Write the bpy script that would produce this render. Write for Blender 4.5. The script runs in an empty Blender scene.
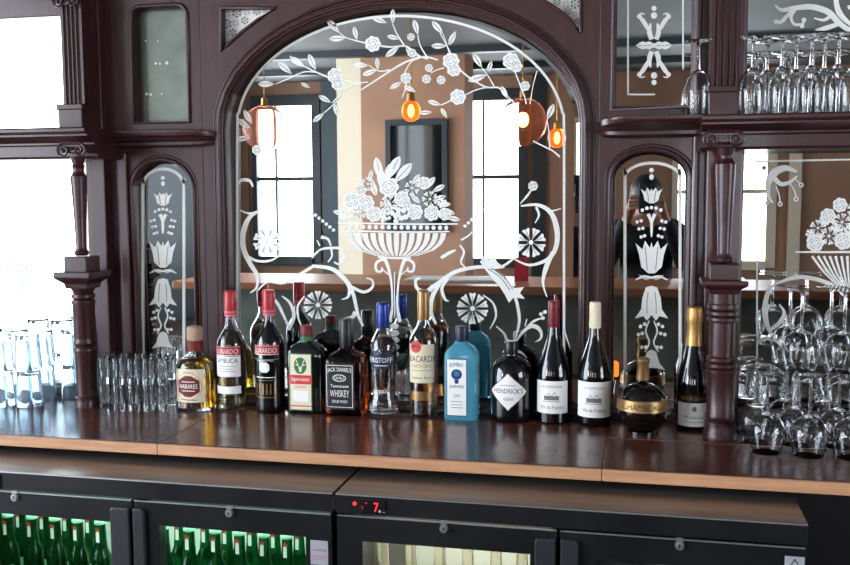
import bpy, bmesh, math, random
from mathutils import Vector
random.seed(7)
SC = bpy.context.scene
COL = SC.collection
PI = math.pi

# ------------------------------------------------------------------ camera
F_PX = 960.0
CAM = Vector((0.0, -2.462, 1.55))
ZS = 0.98                                    # top of the back bar counter
_y, _p, _r = math.radians(12.75), math.radians(5.3), math.radians(-0.32)
FW = Vector((-math.sin(_y)*math.cos(_p), math.cos(_y)*math.cos(_p), -math.sin(_p)))
_R0 = Vector((math.cos(_y), math.sin(_y), 0)); _U0 = _R0.cross(FW)
RT = _R0*math.cos(_r)+_U0*math.sin(_r); UP = -_R0*math.sin(_r)+_U0*math.cos(_r)
def ray(px, py): return FW+RT*((px-425)/F_PX)-UP*((py-282.5)/F_PX)
def onY(px, py, Y):
    d = ray(px, py); return CAM+d*((Y-CAM.y)/d.y)
def onZ(px, py, Z):
    d = ray(px, py); return CAM+d*((Z-CAM.z)/d.z)
def depth(P): return (P-CAM).dot(FW)
cd = bpy.data.cameras.new('camera'); cam = bpy.data.objects.new('camera', cd); COL.objects.link(cam)
cd.sensor_width = 36; cd.lens = F_PX/850*36; cd.clip_start = 0.01
from mathutils import Matrix
cam.matrix_world = Matrix(((RT.x, UP.x, -FW.x, CAM.x), (RT.y, UP.y, -FW.y, CAM.y), (RT.z, UP.z, -FW.z, CAM.z), (0, 0, 0, 1)))
SC.camera = cam

# ------------------------------------------------------------------ materials
def lin(c):
    return tuple(((v/255)/12.92 if v/255 <= .04045 else ((v/255+.055)/1.055)**2.4) for v in c)
def mat(name, rgb, rough=.5, metal=0, trans=0, ior=1.45, coat=0, emit=None, es=0, spec=None):
    m = bpy.data.materials.new(name); m.use_nodes = True
    b = m.node_tree.nodes['Principled BSDF']
    b.inputs['Base Color'].default_value = (*lin(rgb), 1); b.inputs['Roughness'].default_value = rough
    b.inputs['Metallic'].default_value = metal; b.inputs['Transmission Weight'].default_value = trans
    b.inputs['IOR'].default_value = ior; b.inputs['Coat Weight'].default_value = coat
    b.inputs['Coat Roughness'].default_value = .08
    if spec is not None: b.inputs['Specular IOR Level'].default_value = spec
    if emit: b.inputs['Emission Color'].default_value = (*lin(emit), 1); b.inputs['Emission Strength'].default_value = es
    return m
def noisy(m, c0, c1, scale=(1, 1, 1), nscale=8, detail=5, bump=0, rough=None):
    nt = m.node_tree; b = nt.nodes['Principled BSDF']
    tc = nt.nodes.new('ShaderNodeTexCoord'); mp = nt.nodes.new('ShaderNodeMapping'); mp.inputs['Scale'].default_value = scale
    n = nt.nodes.new('ShaderNodeTexNoise'); n.inputs['Scale'].default_value = nscale; n.inputs['Detail'].default_value = detail
    r = nt.nodes.new('ShaderNodeValToRGB'); r.color_ramp.elements[0].position = .3; r.color_ramp.elements[1].position = .7
    r.color_ramp.elements[0].color = (*lin(c0), 1); r.color_ramp.elements[1].color = (*lin(c1), 1)
    nt.links.new(tc.outputs['Object'], mp.inputs['Vector']); nt.links.new(mp.outputs[0], n.inputs['Vector'])
    nt.links.new(n.outputs['Fac'], r.inputs[0]); nt.links.new(r.outputs[0], b.inputs['Base Color'])
    if bump:
        bp = nt.nodes.new('ShaderNodeBump'); bp.inputs['Strength'].default_value = bump; bp.inputs['Distance'].default_value = .002
        nt.links.new(n.outputs['Fac'], bp.inputs['Height']); nt.links.new(bp.outputs[0], b.inputs['Normal'])
    if rough:
        mr = nt.nodes.new('ShaderNodeMapRange'); mr.inputs['To Min'].default_value = rough[0]; mr.inputs['To Max'].default_value = rough[1]
        nt.links.new(n.outputs['Fac'], mr.inputs['Value']); nt.links.new(mr.outputs[0], b.inputs['Roughness'])
    return m
def emitter(name, rgb, s):
    m = bpy.data.materials.new(name); m.use_nodes = True; nt = m.node_tree; nt.nodes.clear()
    e = nt.nodes.new('ShaderNodeEmission'); e.inputs['Color'].default_value = (*lin(rgb), 1); e.inputs['Strength'].default_value = s
    o = nt.nodes.new('ShaderNodeOutputMaterial'); nt.links.new(e.outputs[0], o.inputs[0]); return m

M = {}
M['mahog'] = noisy(mat('mahogany', (54, 26, 28), .36, coat=.12), (45, 20, 22), (64, 31, 33), (14, 14, 1.2), 6, 6, .05, (.30, .44))
M['counter'] = noisy(mat('counter_top_wood', (84, 48, 38), .24, coat=.15), (64, 34, 27), (104, 60, 46), (1.0, 16, 16), 5, 6, .03, (.17, .27))
M['edge'] = noisy(mat('counter_edge_wood', (200, 150, 112), .42), (184, 134, 97), (212, 162, 124), (1.2, 14, 14), 6, 5)
M['mirror'] = mat('silvered_glass', (214, 218, 216), .0, metal=1)
M['frost'] = mat('etched_frost', (236, 236, 230), .75)
M['frost2'] = mat('etched_frost_thin', (128, 130, 128), .7)
M['glass'] = mat('clear_glass', (250, 253, 253), .0, trans=1, ior=1.42)
M['glass_w'] = mat('wine_glass_crystal', (252, 253, 254), .0, trans=1, ior=1.38)
M['glass_s'] = mat('shot_glass_glass', (248, 252, 254), .0, trans=.985, ior=1.34)
M['clouded'] = noisy(mat('clouded_old_mirror', (98, 104, 97), .5, metal=1), (88, 94, 88), (108, 114, 106), (1, 1, 1), 14, 5, 0, (.38, .55))
M['glass_t'] = mat('tumbler_glass', (236, 246, 252), .0, trans=.95, ior=1.25)
M['black_metal'] = noisy(mat('cooler_black_metal', (46, 46, 48), .34, metal=.55), (40, 41, 43), (54, 54, 56), (1, 1, 1), 5, 3, 0, (.28, .40))
M['cooler_top'] = noisy(mat('cooler_top_metal', (150, 144, 138), .3, metal=.85), (138, 132, 126), (166, 160, 152), (1, 9, 1), 4, 4, .02, (.26, .38))
M['chrome'] = mat('chrome', (222, 222, 222), .3, metal=.85)
M['black'] = mat('black_plastic', (16, 16, 17), .35)
M['liner'] = mat('cooler_liner', (215, 225, 220), .5)
M['white'] = mat('white_paper', (244, 243, 238), .55)
M['cream'] = mat('cream_paper', (228, 216, 186), .55)
M['ink'] = mat('black_ink', (22, 21, 22), .5)
M['grey_ink'] = mat('grey_ink', (120, 116, 112), .5)
M['red'] = mat('red_foil', (178, 26, 40), .3)
M['pink'] = mat('pink_band', (214, 120, 128), .4)
M['redink'] = mat('red_ink', (206, 58, 44), .5)
M['maroon'] = mat('maroon_ink', (108, 30, 30), .5)
M['burgundy'] = mat('burgundy_foil', (110, 18, 34), .32)
M['blueink'] = mat('blue_ink', (30, 46, 110), .4)
M['navy'] = mat('navy_ink', (24, 30, 58), .4)
M['bluecap'] = mat('blue_foil', (30, 52, 130), .25, metal=.4)
M['greenink'] = mat('green_ink', (38, 110, 60), .5)
M['gold'] = mat('gold_foil', (186, 144, 86), .42, metal=.7)
M['old_gold'] = mat('old_gold_band', (150, 120, 74), .35, metal=.7)
M['bronze'] = mat('bronze_foil', (150, 118, 78), .35, metal=.7)
M['cork'] = mat('cork_wood', (170, 140, 116), .7)
M['dark_glass'] = mat('dark_wine_glass', (8, 9, 10), .04, coat=.6)
M['dark_green_glass'] = mat('dark_green_glass', (6, 12, 9), .05, coat=.6)
M['brown_glass'] = mat('whiskey', (160, 66, 20), .03, trans=1, ior=1.4)
M['amber'] = mat('golden_spirit', (236, 168, 40), .0, trans=1, ior=1.36)
M['rum'] = mat('amber_rum', (196, 132, 66), .0, trans=1, ior=1.36)
M['pale'] = mat('pale_spirit', (240, 236, 196), .0, trans=1, ior=1.36)
M['clearliq'] = mat('clear_spirit', (246, 248, 250), .0, trans=1, ior=1.36)
M['blue_glass'] = mat('turquoise_glass', (118, 214, 240), .02, trans=.65, ior=1.33)
M['violet_glass'] = mat('deep_violet_glass', (14, 8, 10), .03, coat=.8)
M['beer_glass'] = mat('green_beer_glass', (20, 96, 46), .04, trans=.8, ior=1.35)
M['mint'] = mat('silver_green_foil', (170, 226, 192), .35, metal=.2)
M['lager_glass'] = mat('pale_lager_glass', (248, 246, 226), .05, trans=.75, ior=1.4)
M['red_star'] = mat('red_star_enamel', (170, 60, 40), .4)
M['door_pane'] = mat('cooler_door_glass', (255, 255, 255), .0, trans=1, ior=1.02)
M['led_green'] = emitter('cooler_light_cool', (206, 255, 226), 4.5)
M['led_warm'] = emitter('cooler_light_warm', (255, 250, 226), 6)
M['led_red'] = emitter('red_led', (255, 40, 50), 3)
M['led_red_dim'] = emitter('red_led_dim', (255, 30, 40), .8)
M['window'] = emitter('bright_daylight_pane', (232, 242, 255), 10)
M['window_far'] = emitter('bright_daylight_pane_far', (240, 245, 255), 12)
M['window_fill'] = emitter('bright_fill_pane', (240, 245, 255), 28)
M['teal'] = noisy(mat('teal_grey_paint', (76, 88, 96), .6), (72, 84, 92), (82, 94, 102), (1, 1, 1), 2)
M['brownwall'] = noisy(mat('brown_paint', (156, 118, 94), .6), (148, 111, 88), (164, 125, 100), (1, 1, 1), 2)
M['creamwall'] = mat('cream_paint', (220, 208, 184), .6)
M['ceil'] = noisy(mat('grey_ceiling', (104, 107, 107), .7), (98, 101, 101), (112, 115, 115), (1, 1, 1), 1.5)
M['darkpaint'] = mat('dark_slate_paint', (46, 52, 56), .5)
M['darkwall'] = mat('dark_panel', (22, 20, 20), .6)
M['floor'] = noisy(mat('dark_floor_boards', (52, 40, 34), .45), (44, 33, 28), (62, 48, 40), (8, 1, 1), 3)
M['barwood'] = noisy(mat('front_bar_wood', (170, 112, 82), .35), (156, 100, 72), (184, 124, 92), (1, 12, 12), 5)
M['pane_dark'] = mat('picture_glass', (20, 20, 22), .05)
M['globe'] = mat('amber_lamp_glass', (254, 210, 192), .03, trans=.97, ior=1.12)
M['barbody'] = noisy(mat('bar_body_paint', (126, 130, 122), .5), (104, 108, 100), (142, 146, 138), (1, 1, 1), 6)
M['bulb'] = emitter('warm_bulb', (255, 186, 104), 40)
M['orange'] = emitter('orange_bulb', (255, 132, 48), 1.5)
M['amber_bulb'] = mat('amber_bulb_glass', (255, 160, 70), .25, trans=1, ior=1.1, emit=(255, 128, 44), es=.55)
M['brass'] = mat('brass', (170, 130, 70), .3, metal=.9)
M['skin'] = mat('skin', (150, 108, 90), .5)
M['cloth'] = mat('black_cloth', (18, 20, 24), .85)
M['hair'] = mat('dark_hair', (26, 20, 18), .5)
M['red_card'] = mat('red_card', (214, 60, 70), .5)

# ------------------------------------------------------------------ mesh builder
class MB:
    def __init__(s): s.V = []; s.F = []; s.I = []
    def add(s, vs, fs, m=0):
        o = len(s.V); s.V += [tuple(v) for v in vs]
        for f in fs: s.F.append(tuple(o+i for i in f)); s.I.append(m)
    def box(s, x0, x1, y0, y1, z0, z1, m=0):
        s.add([(x0, y0, z0), (x1, y0, z0), (x1, y1, z0), (x0, y1, z0), (x0, y0, z1), (x1, y0, z1), (x1, y1, z1), (x0, y1, z1)],
              [(0, 3, 2, 1), (4, 5, 6, 7), (0, 1, 5, 4), (1, 2, 6, 5), (2, 3, 7, 6), (3, 0, 4, 7)], m); return s
    def loft(s, rings, seg=32, cx=0, cy=0, m=0, capb=True, capt=True):
        vs = []; fs = []
        for q in rings:
            z, rx = q[0], q[1]; ry = q[2] if len(q) > 2 else rx; n = q[3] if len(q) > 3 else 2
            for k in range(seg):
                a = 2*PI*k/seg+PI/seg; c, d = math.cos(a), math.sin(a)
                vs.append((cx+rx*math.copysign(abs(c)**(2/n), c), cy+ry*math.copysign(abs(d)**(2/n), d), z))
        for i in range(len(rings)-1):
            for k in range(seg):
                a = i*seg+k; b = i*seg+(k+1) % seg; fs.append((a, b, b+seg, a+seg))
        if capb: fs.append(tuple(range(seg))[::-1])
        if capt: fs.append(tuple(range((len(rings)-1)*seg, len(rings)*seg)))
        s.add(vs, fs, m); return s
    def tube(s, path, r, seg=8, m=0, closed=False):
        P = [Vector(p) for p in path]; n = len(P); vs = []; fs = []
        T = []
        for i in range(n):
            a = P[i-1] if (i or closed) else P[i]; b = P[(i+1) % n] if (i < n-1 or closed) else P[i]
            T.append((b-a).normalized())
        N = T[0].orthogonal().normalized()
        for i in range(n):
            N = (N-T[i]*N.dot(T[i])); N = N.normalized() if N.length > 1e-9 else T[i].orthogonal().normalized()
            B = T[i].cross(N); rr = r[i] if isinstance(r, (list, tuple)) else r
            for k in range(seg):
                a = 2*PI*k/seg; vs.append(P[i]+N*(rr*math.cos(a))+B*(rr*math.sin(a)))
        for i in range(n if closed else n-1):
            for k in range(seg):
                a = i*seg+k; b = i*seg+(k+1) % seg; c = ((i+1) % n)*seg
                fs.append((a, b, c+(k+1) % seg, c+k))
        if not closed: fs += [tuple(range(seg))[::-1], tuple(range((n-1)*seg, n*seg))]
        s.add(vs, fs, m); return s
    def ball(s, c, r, seg=16, rings=10, m=0, sc=(1, 1, 1)):
        vs = []; fs = []
        for i in range(1, rings):
            t = PI*i/rings
            for k in range(seg):
                a = 2*PI*k/seg; vs.append((c[0]+r*sc[0]*math.sin(t)*math.cos(a), c[1]+r*sc[1]*math.sin(t)*math.sin(a), c[2]+r*sc[2]*math.cos(t)))
        for i in range(rings-2):
            for k in range(seg): fs.append((i*seg+k, i*seg+(k+1) % seg, (i+1)*seg+(k+1) % seg, (i+1)*seg+k))
        fs.append(tuple(range(seg))); fs.append(tuple(range((rings-2)*seg, (rings-1)*seg))[::-1])
        s.add(vs, fs, m); return s
    def prism(s, poly, y0, y1, m=0):                 # polygon in (x, z)
        n = len(poly); vs = [(x, y0, z) for x, z in poly]+[(x, y1, z) for x, z in poly]
        fs = [tuple(range(n)), tuple(range(n, 2*n))[::-1]]+[(i, (i+1) % n, n+(i+1) % n, n+i) for i in range(n)]
        s.add(vs, fs, m); return s
    def build(s, name, mats, parent=None, loc=None, smooth=None, bevel=0, recalc=True, shell=False):
        me = bpy.data.meshes.new(name); me.from_pydata(s.V, [], s.F)
        if not isinstance(mats, (list, tuple)): mats = [mats]
        for m in mats: me.materials.append(m)
        me.polygons.foreach_set('material_index', s.I)
        if recalc:
            bm = bmesh.new(); bm.from_mesh(me); bmesh.ops.recalc_face_normals(bm, faces=bm.faces); bm.to_mesh(me); bm.free()
        if shell:
            h = len(me.polygons)//2
            bm = bmesh.new(); bm.from_mesh(me); bm.faces.ensure_lookup_table(); bmesh.ops.recalc_face_normals(bm, faces=bm.faces)
            c = sum((v.co for v in bm.verts), Vector())/len(bm.verts)
            for f in bm.faces:
                if ((f.calc_center_median()-c).dot(f.normal) > 0) != (f.index < h): f.normal_flip()
            bm.to_mesh(me); bm.free()
        if smooth is not None:
            me.polygons.foreach_set('use_smooth', [True]*len(me.polygons)); me.set_sharp_from_angle(angle=math.radians(smooth))
        o = bpy.data.objects.new(name, me); COL.objects.link(o)
        if parent: o.parent = parent
        if loc: o.location = loc
        if bevel:
            b = o.modifiers.new('bevel', 'BEVEL'); b.width = bevel; b.segments = 2; b.limit_method = 'ANGLE'
        return o
def tag(o, label=None, cat=None, group=None, kind=None):
    if label: o['label'] = label
    if cat: o['category'] = cat
    if group: o['group'] = group
    if kind: o['kind'] = kind
    return o
def thing(name, label, cat, loc=(0, 0, 0), group=None):
    o = bpy.data.objects.new(name, None); COL.objects.link(o); o.location = loc; o.empty_display_size = .05
    return tag(o, label, cat, group)
def dup(root, loc, label, group=None):
    r = root.copy(); COL.objects.link(r); r.location = loc; r['label'] = label
    if group: r['group'] = group
    for ch in list(root.children):
        c = ch.copy(); COL.objects.link(c); c.parent = r
        for g in list(ch.children):
            d = g.copy(); COL.objects.link(d); d.parent = c
    return r
def struct(name, mb, mats, **k):
    o = mb.build(name, mats, **k); o['kind'] = 'structure'; return o
def plate(name, outer, holes, y0, y1, mats, parent, bev=.0015):
    """wood sheet in the x-z plane with holes, front at y0 (nearer), back at y1"""
    cu = bpy.data.curves.new(name, 'CURVE'); cu.dimensions = '2D'; cu.fill_mode = 'BOTH'
    for pts in [outer]+holes:
        sp = cu.splines.new('POLY'); sp.points.add(len(pts)-1); sp.use_cyclic_u = True
        for i, (x, z) in enumerate(pts): sp.points[i].co = (x, z, 0, 1)
    cu.extrude = (y1-y0)/2-bev; cu.bevel_depth = bev; cu.offset = -bev; cu.bevel_resolution = 1
    to = bpy.data.objects.new('t', cu); COL.objects.link(to); dg = bpy.context.evaluated_depsgraph_get()
    me = bpy.data.meshes.new_from_object(to.evaluated_get(dg)); bpy.data.objects.remove(to)
    yc = (y0+y1)/2
    for v in me.vertices:
        x, a, b = v.co; v.co = (x, yc-b, a)
    me.materials.clear(); me.materials.append(mats); me.name = name
    for p in me.polygons: p.material_index = 0; p.use_smooth = False
    o = bpy.data.objects.new(name, me); COL.objects.link(o); o.parent = parent; return o
_tx = {}
def text_mesh(s):
    if s not in _tx:
        cu = bpy.data.curves.new('t', 'FONT'); cu.body = s; cu.resolution_u = 2; cu.size = 1
        to = bpy.data.objects.new('t', cu); COL.objects.link(to); dg = bpy.context.evaluated_depsgraph_get()
        me = bpy.data.meshes.new_from_object(to.evaluated_get(dg)); bpy.data.objects.remove(to)
        V = [(v.co.x, v.co.y) for v in me.vertices]; Fs = [tuple(p.vertices) for p in me.polygons]
        x0 = min(v[0] for v in V); x1 = max(v[0] for v in V); z0 = min(v[1] for v in V); z1 = max(v[1] for v in V)
        V = [((x-(x0+x1)/2)/(x1-x0), (z-(z0+z1)/2)/(z1-z0)) for x, z in V]
        _tx[s] = (V, Fs, (x1-x0)/(z1-z0)); bpy.data.meshes.remove(me)
    return _tx[s]
def catmull(pts, n=8):
    P = [Vector(p) for p in pts]; out = []
    for i in range(len(P)-1):
        a = P[max(i-1, 0)]; b = P[i]; c = P[i+1]; d = P[min(i+2, len(P)-1)]
        for k in range(n):
            t = k/n; out.append(.5*((2*b)+(c-a)*t+(2*a-5*b+4*c-d)*t*t+(3*b-a-3*c+d)*t**3))
    out.append(P[-1]); return out

# ------------------------------------------------------------------ the room (real room behind the camera, seen in the mirrors)
YV = 9.55                                    # the far wall stands this far in front of the mirrors
CEIL = 3.0
def vpt(px, py, yv):                         # a point seen in the mirror at depth yv -> its real place
    P = onY(px, py, yv); return P.x, -yv, P.z
xl, xr = -5.6, 4.6
struct('floor', MB().box(xl-.1, xr+.1, -YV-.1, .3, -.1, 0), M['floor'])
struct('ceiling', MB().box(xl-.1, xr+.1, -YV-.1, .3, CEIL, CEIL+.1), M['ceil'])
struct('wall_back', MB().box(xl, xr, .035, .2, 0, CEIL), M['darkwall'])
# far wall with three tall sash windows
wins = []
for a, b in ((257, 315), (465, 520), (676, 768)):
    x0 = vpt(a, 200, YV)[0]; x1 = vpt(b, 200, YV)[0]; wins.append((x0, x1))
wz0, wz1 = .70, 2.72
mb = MB(); cur = xl
for x0, x1 in wins:
    mb.box(cur, x0, -YV-.1, -YV, 0, CEIL); mb.box(x0, x1, -YV-.1, -YV, 0, wz0); mb.box(x0, x1, -YV-.1, -YV, 2.42 if x0 > 0 else wz1, CEIL); cur = x1
mb.box(cur, xr, -YV-.1, -YV, 0, CEIL)
struct('wall_far', mb, M['brownwall'])
def sash(nm, x0, x1, bars=1, mid=None, fm='darkpaint', wz1=wz1):
    w = MB().box(x0, x1, -YV-.09, -YV-.085, wz0, wz1).build(nm, M['window_far']); w['kind'] = 'structure'
    f = MB(); t = .05
    f.box(x0-.05, x0+.02, -YV-.05, -YV+.04, wz0-.05, wz1+.12); f.box(x1-.02, x1+.09, -YV-.05, -YV+.04, wz0-.05, wz1+.12)
    f.box(x0+.02, x1-.02, -YV-.05, -YV+.04, wz1-.02, wz1+.12); f.box(x0+.02, x1-.02, -YV-.05, -YV+.08, wz0-.08, wz0+.03)
    zm = mid or (wz0+wz1)/2; f.box(x0+.02, x1-.02, -YV-.07, -YV+.0, zm-.025, zm+.025)
    for k in range(bars):
        xb = x0+(x1-x0)*(k+1)/(bars+1)*.66; f.box(xb-.012, xb+.012, -YV-.07, -YV-.02, wz0+.03, wz1-.02)
    f.build('window_frame', M[fm], w)
zmid = vpt(490, 177, YV)[2]
sash('window_1', *wins[0], mid=zmid); sash('window_2', *wins[1], mid=zmid); sash('window_3', *wins[2], bars=2, mid=zmid-.2, fm='creamwall', wz1=2.42)
# teal painted stretches beside the windows, dark curtain like panels
def panel(nm, a, b, m, y1=.03, z0=0, z1=CEIL):
    x0 = vpt(a, 200, YV)[0]; x1 = vpt(b, 200, YV)[0]
    struct(nm, MB().box(x0, x1, -YV, -YV+y1, z0, z1), m)
panel('trim_1', 323, 362, M['teal']); panel('trim_2', 532, 546, M['darkpaint'])
panel('trim_3', 788, 800, M['creamwall'], .08); panel('trim_4', 205, 231, M['teal']); panel('trim_5', 240, 250, M['brownwall'])
# chimney breast and cream pillar, nearer
YP = 7.4
a = vpt(338, 200, YP)[0]; b = vpt(362, 200, YP)[0]; c = vpt(465, 200, YP)[0]
struct('wall_pillar', MB().box(a, b, -YP-.5, -YP, 0, CEIL), M['creamwall'])
struct('wall_chimney', MB().box(b, c, -YP-.5, -YP, 0, CEIL), M['brownwall'])
# left wall: close by the bar with one large window, then stepping back
XL = -3.55
mb = MB(); wy0, wy1 = -3.42, -.95; lz0, lz1 = .62, 2.78
mb.box(XL-.15, XL, wy1, .035, 0, CEIL).box(XL-.15, XL, -3.6, wy0, 0, CEIL).box(XL-.15, XL, wy0, wy1, 0, lz0).box(XL-.15, XL, wy0, wy1, lz1, CEIL)
mb.box(xl, XL-.15, -3.6, -3.5, 0, CEIL)
struct('wall_left', mb, M['teal'])
w = MB().box(XL-.14, XL-.135, wy0, wy1, lz0, lz1).build('window_4', M['window']); w['kind'] = 'structure'
f = MB()
for yy in (wy0, wy1-.05): f.box(XL-.13, XL+.02, yy, yy+.05, lz0, lz1)
f.box(XL-.13, XL+.02, wy0, wy1, lz0, lz0+.05).box(XL-.13, XL+.02, wy0, wy1, lz1-.05, lz1)
f.box(XL-.13, XL-.08, -2.33, -2.30, lz0, lz1)
f.build('window_frame', M['creamwall'], w)
struct('wall_left_far', MB().box(xl-.1, xl, -YV, -6.9, 0, CEIL).box(xl-.1, xl, -4.1, -3.5, 0, CEIL).box(xl-.1, xl, -6.9, -4.1, 0, .7).box(xl-.1, xl, -6.9, -4.1, 2.8, CEIL), M['teal'])
w = MB().box(xl-.09, xl-.085, -6.9, -4.1, .7, 2.8).build('fill_window_left', M['window_fill']); w['kind'] = 'structure'  # unseen window, added to light the pillar and chimney fronts
f = MB()
for yy in (-6.9, -6.0, -5.05, -4.15): f.box(xl-.08, xl+.02, yy, yy+.05, .7, 2.8)
f.box(xl-.08, xl+.02, -6.9, -4.1, .7, .75).box(xl-.08, xl+.02, -6.9, -4.1, 2.75, 2.8)
f.build('window_frame', M['darkpaint'], w)
# right wall with an unseen window, added for fill light
rw0, rw1 = -4.8, -2.0
mb = MB().box(xr, xr+.1, -YV, rw0, 0, CEIL).box(xr, xr+.1, rw1, .035, 0, CEIL).box(xr, xr+.1, rw0, rw1, 0, .8).box(xr, xr+.1, rw0, rw1, 2.7, CEIL)
struct('wall_right', mb, M['brownwall'])
w = MB().box(xr+.09, xr+.095, rw0, rw1, .8, 2.7).build('fill_window_right', M['window']); w['kind'] = 'structure'
f = MB()
for yy in (rw0, -3.78, rw1-.06): f.box(xr+.02, xr+.08, yy, yy+.06, .8, 2.7)
f.box(xr+.02, xr+.08, rw0, rw1, .8, .86).box(xr+.02, xr+.08, rw0, rw1, 2.64, 2.7).box(xr+.02, xr+.08, rw0, rw1, 1.7, 1.75)
f.build('window_frame', M['darkpaint'], w)
# ceiling beams
for i, yy in enumerate((-7.0, -8.3)):
    struct('trim_%d' % (6+i), MB().box(xl, xr, yy-.12, yy, CEIL-.07, CEIL), M['darkpaint'])

# framed picture on the chimney breast
x0, _, z1 = vpt(385, 120, YP-.03); x1, _, z0 = vpt(448, 232, YP-.03)
pic = thing('framed_picture', 'dark framed picture hanging on the brown chimney breast, reflected behind the etched urn', 'picture', ((x0+x1)/2, -YP, z0))
w2 = (x1-x0)/2; hh = z1-z0; f = MB()
f.box(-w2, -w2+.06, .002, .04, 0, hh).box(w2-.06, w2, .002, .04, 0, hh).box(-w2+.06, w2-.06, .002, .04, 0, .06).box(-w2+.06, w2-.06, .002, .04, hh-.06, hh)
f.build('frame', M['darkpaint'], pic, bevel=.004)
MB().box(-w2+.06, w2-.06, .002, .015, .06, hh-.06).build('picture_glass', M['pane_dark'], pic)

# lamps
def globe_lamp(px, py, rpx, yv, label, group, big=True):
    x, y, z = vpt(px, py, yv); r = rpx*(yv+2.462)/F_PX
    t = thing('globe_pendant_lamp' if big else 'bulb_pendant_lamp', label, 'lamp', (x, y, CEIL), group); d = CEIL-z
    MB().tube([(0, 0, -.001), (0, 0, -d+r+.06)], .006, 6).build('cord', M['brass'], t)
    MB().loft([(-d+r*.92, .035), (-d+r+.06, .03), (-d+r+.075, .012)], 16).build('cap', M['brass'], t, smooth=40)
    if big:
        MB().ball((0, 0, -d), r, 28, 18).ball((0, 0, -d), r-.003, 28, 18).build('globe', M['globe'], t, smooth=180, shell=True)
        MB().ball((0, 0, -d+.02), .052, 16, 10, sc=(1, 1, 1.3)).build('bulb', M['bulb'], t, smooth=180)
    else:
        MB().ball((0, 0, -d), r, 20, 14, sc=(1, 1, 1.1)).build('bulb_glass', M['amber_bulb'], t, smooth=180)
        MB().ball((0, 0, -d), r*.42, 14, 10, sc=(.7, .7, 1.5)).build('filament', M['bulb'], t, smooth=180)
    return t
globe_lamp(523, 122, 24, 6.1, 'large amber glass globe pendant with lit bulb, reflected right of the arch mirror', 'globe pendants')
globe_lamp(265, 128, 24, 6.1, 'large glass globe pendant lamp reflected before the left sash window', 'globe pendants')
globe_lamp(411, 111, 10, 5.2, 'small orange glowing bulb lamp reflected before the brown chimney wall', 'bulb pendants', False)
globe_lamp(557, 138, 9, 6.6, 'small glowing bulb lamp reflected at the right edge of arch mirror', 'bulb pendants', False)

# the customer side bar in front of the photographer
bar = thing('front_bar', 'long front bar with orange brown wooden top, reflected across the mirrors', 'bar counter', (.6, -2.4, 0))
MB().box(-3.0, 1.6, -.30, .27, 1.06, 1.10).build('bar_top', M['barwood'], bar, bevel=.006)
MB().box(-2.95, 1.58, -.18, .10, .0, 1.06).build('bar_body', M['barbody'], bar)
MB().box(-2.95, 1.58, .10, .24, .62, .65).build('speed_rail_shelf', M['black_metal'], bar)
x, y, z = onY(521, 275, 2.4)
mc = MB().box(-.035, .035, -.004, .004, 0, .12)
o = mc.build('menu_card', M['red_card'], loc=(x, -2.42, 1.1005)); tag(o, 'small red card standing on the reflected front bar', 'card')
xo, yo, zo = vpt(614, 396, 2.12)
ol = thing('orange_lamp', 'small orange lamp glowing on shelf under the front bar, reflected by the orb bottle', 'lamp', (xo, -2.22, .6505))
MB().loft([(0, .022), (.008, .024), (.012, .016)], 16).build('base', M['black_metal'], ol, smooth=40)
MB().loft([(.012, .016), (.016, .019), (.075, .019), (.085, .012), (.088, .004)], 16).build('lens', M['orange'], ol, smooth=40)
o = MB().box(-.33, .17, -.09, .12, 0, .012).build('bar_towel', M['white'], loc=(vpt(470, 280, 2.4)[0], -2.44, 1.1005), bevel=.004)
tag(o, 'white bar towel laid flat on the reflected front bar', 'towel')

exec_parts = []
# ------------------------------------------------------------------ the back bar
YF = -.03
bb = thing('back_bar', 'tall carved mahogany back bar with etched mirrors, columns and cornices', 'back bar', (0, 0, 0))
def fx(px, py, Y=YF):
    P = onY(px, py, Y); return (P.x, P.z)
def arch_px(x0, x1, yb, ys, yt, Y=YF, n=20, off=0):
    """arched outline: straight sides, elliptic head; off grows it outward in metres"""
    XL_, _ = fx(x0, ys, Y); XR_, zs = fx(x1, ys, Y); zt = fx((x0+x1)/2, yt, Y)[1]; zb = fx((x0+x1)/2, yb, Y)[1]
    XL_ -= off; XR_ += off; zt += off; zb -= off
    xc = (XL_+XR_)/2; hw = (XR_-XL_)/2; p = [(XL_, zb)]
    for i in range(n+1):
        a = PI-PI*i/n; p.append((xc+hw*math.cos(a), zs+(zt-zs)*math.sin(a)))
    p.append((XR_, zb)); return p
def rect_px(x0, x1, y0, y1, Y=YF, r=0.0, off=0):
    X0, Z1 = fx(x0, y0, Y); X1, Z0 = fx(x1, y1, Y); X0 -= off; X1 += off; Z0 -= off; Z1 += off
    if not r: return [(X0, Z0), (X0, Z1), (X1, Z1), (X1, Z0)]
    p = [(X0, Z0)]
    for i in range(7): a = PI-PI/2*i/6; p.append((X0+r+r*math.cos(a), Z1-r+r*math.sin(a)))
    for i in range(7): a = PI/2-PI/2*i/6; p.append((X1-r+r*math.cos(a), Z1-r+r*math.sin(a)))
    p.append((X1, Z0)); return p
def bead(name, pts, Y, r, seg=8, closed=True, parent=bb):
    return MB().tube([(x, Y, z) for x, z in pts], r, seg, closed=closed).build(name, M['mahog'], parent, smooth=60)
ZT = 2.45
Xa = fx(91, 300)[0]; Xb = fx(207, 300)[0]; Xc = fx(597, 300)[0]; Xd = fx(741, 300)[0]
A_C = arch_px(225, 581, 402, 122, 5)
A_L = arch_px(132, 193, 402, 190, 160)
A_R = arch_px(611, 690, 414, 178, 150)
U_L = rect_px(131, 189, 8, 121, r=.03)
U_R = rect_px(615, 693, -32, 106)
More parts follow.
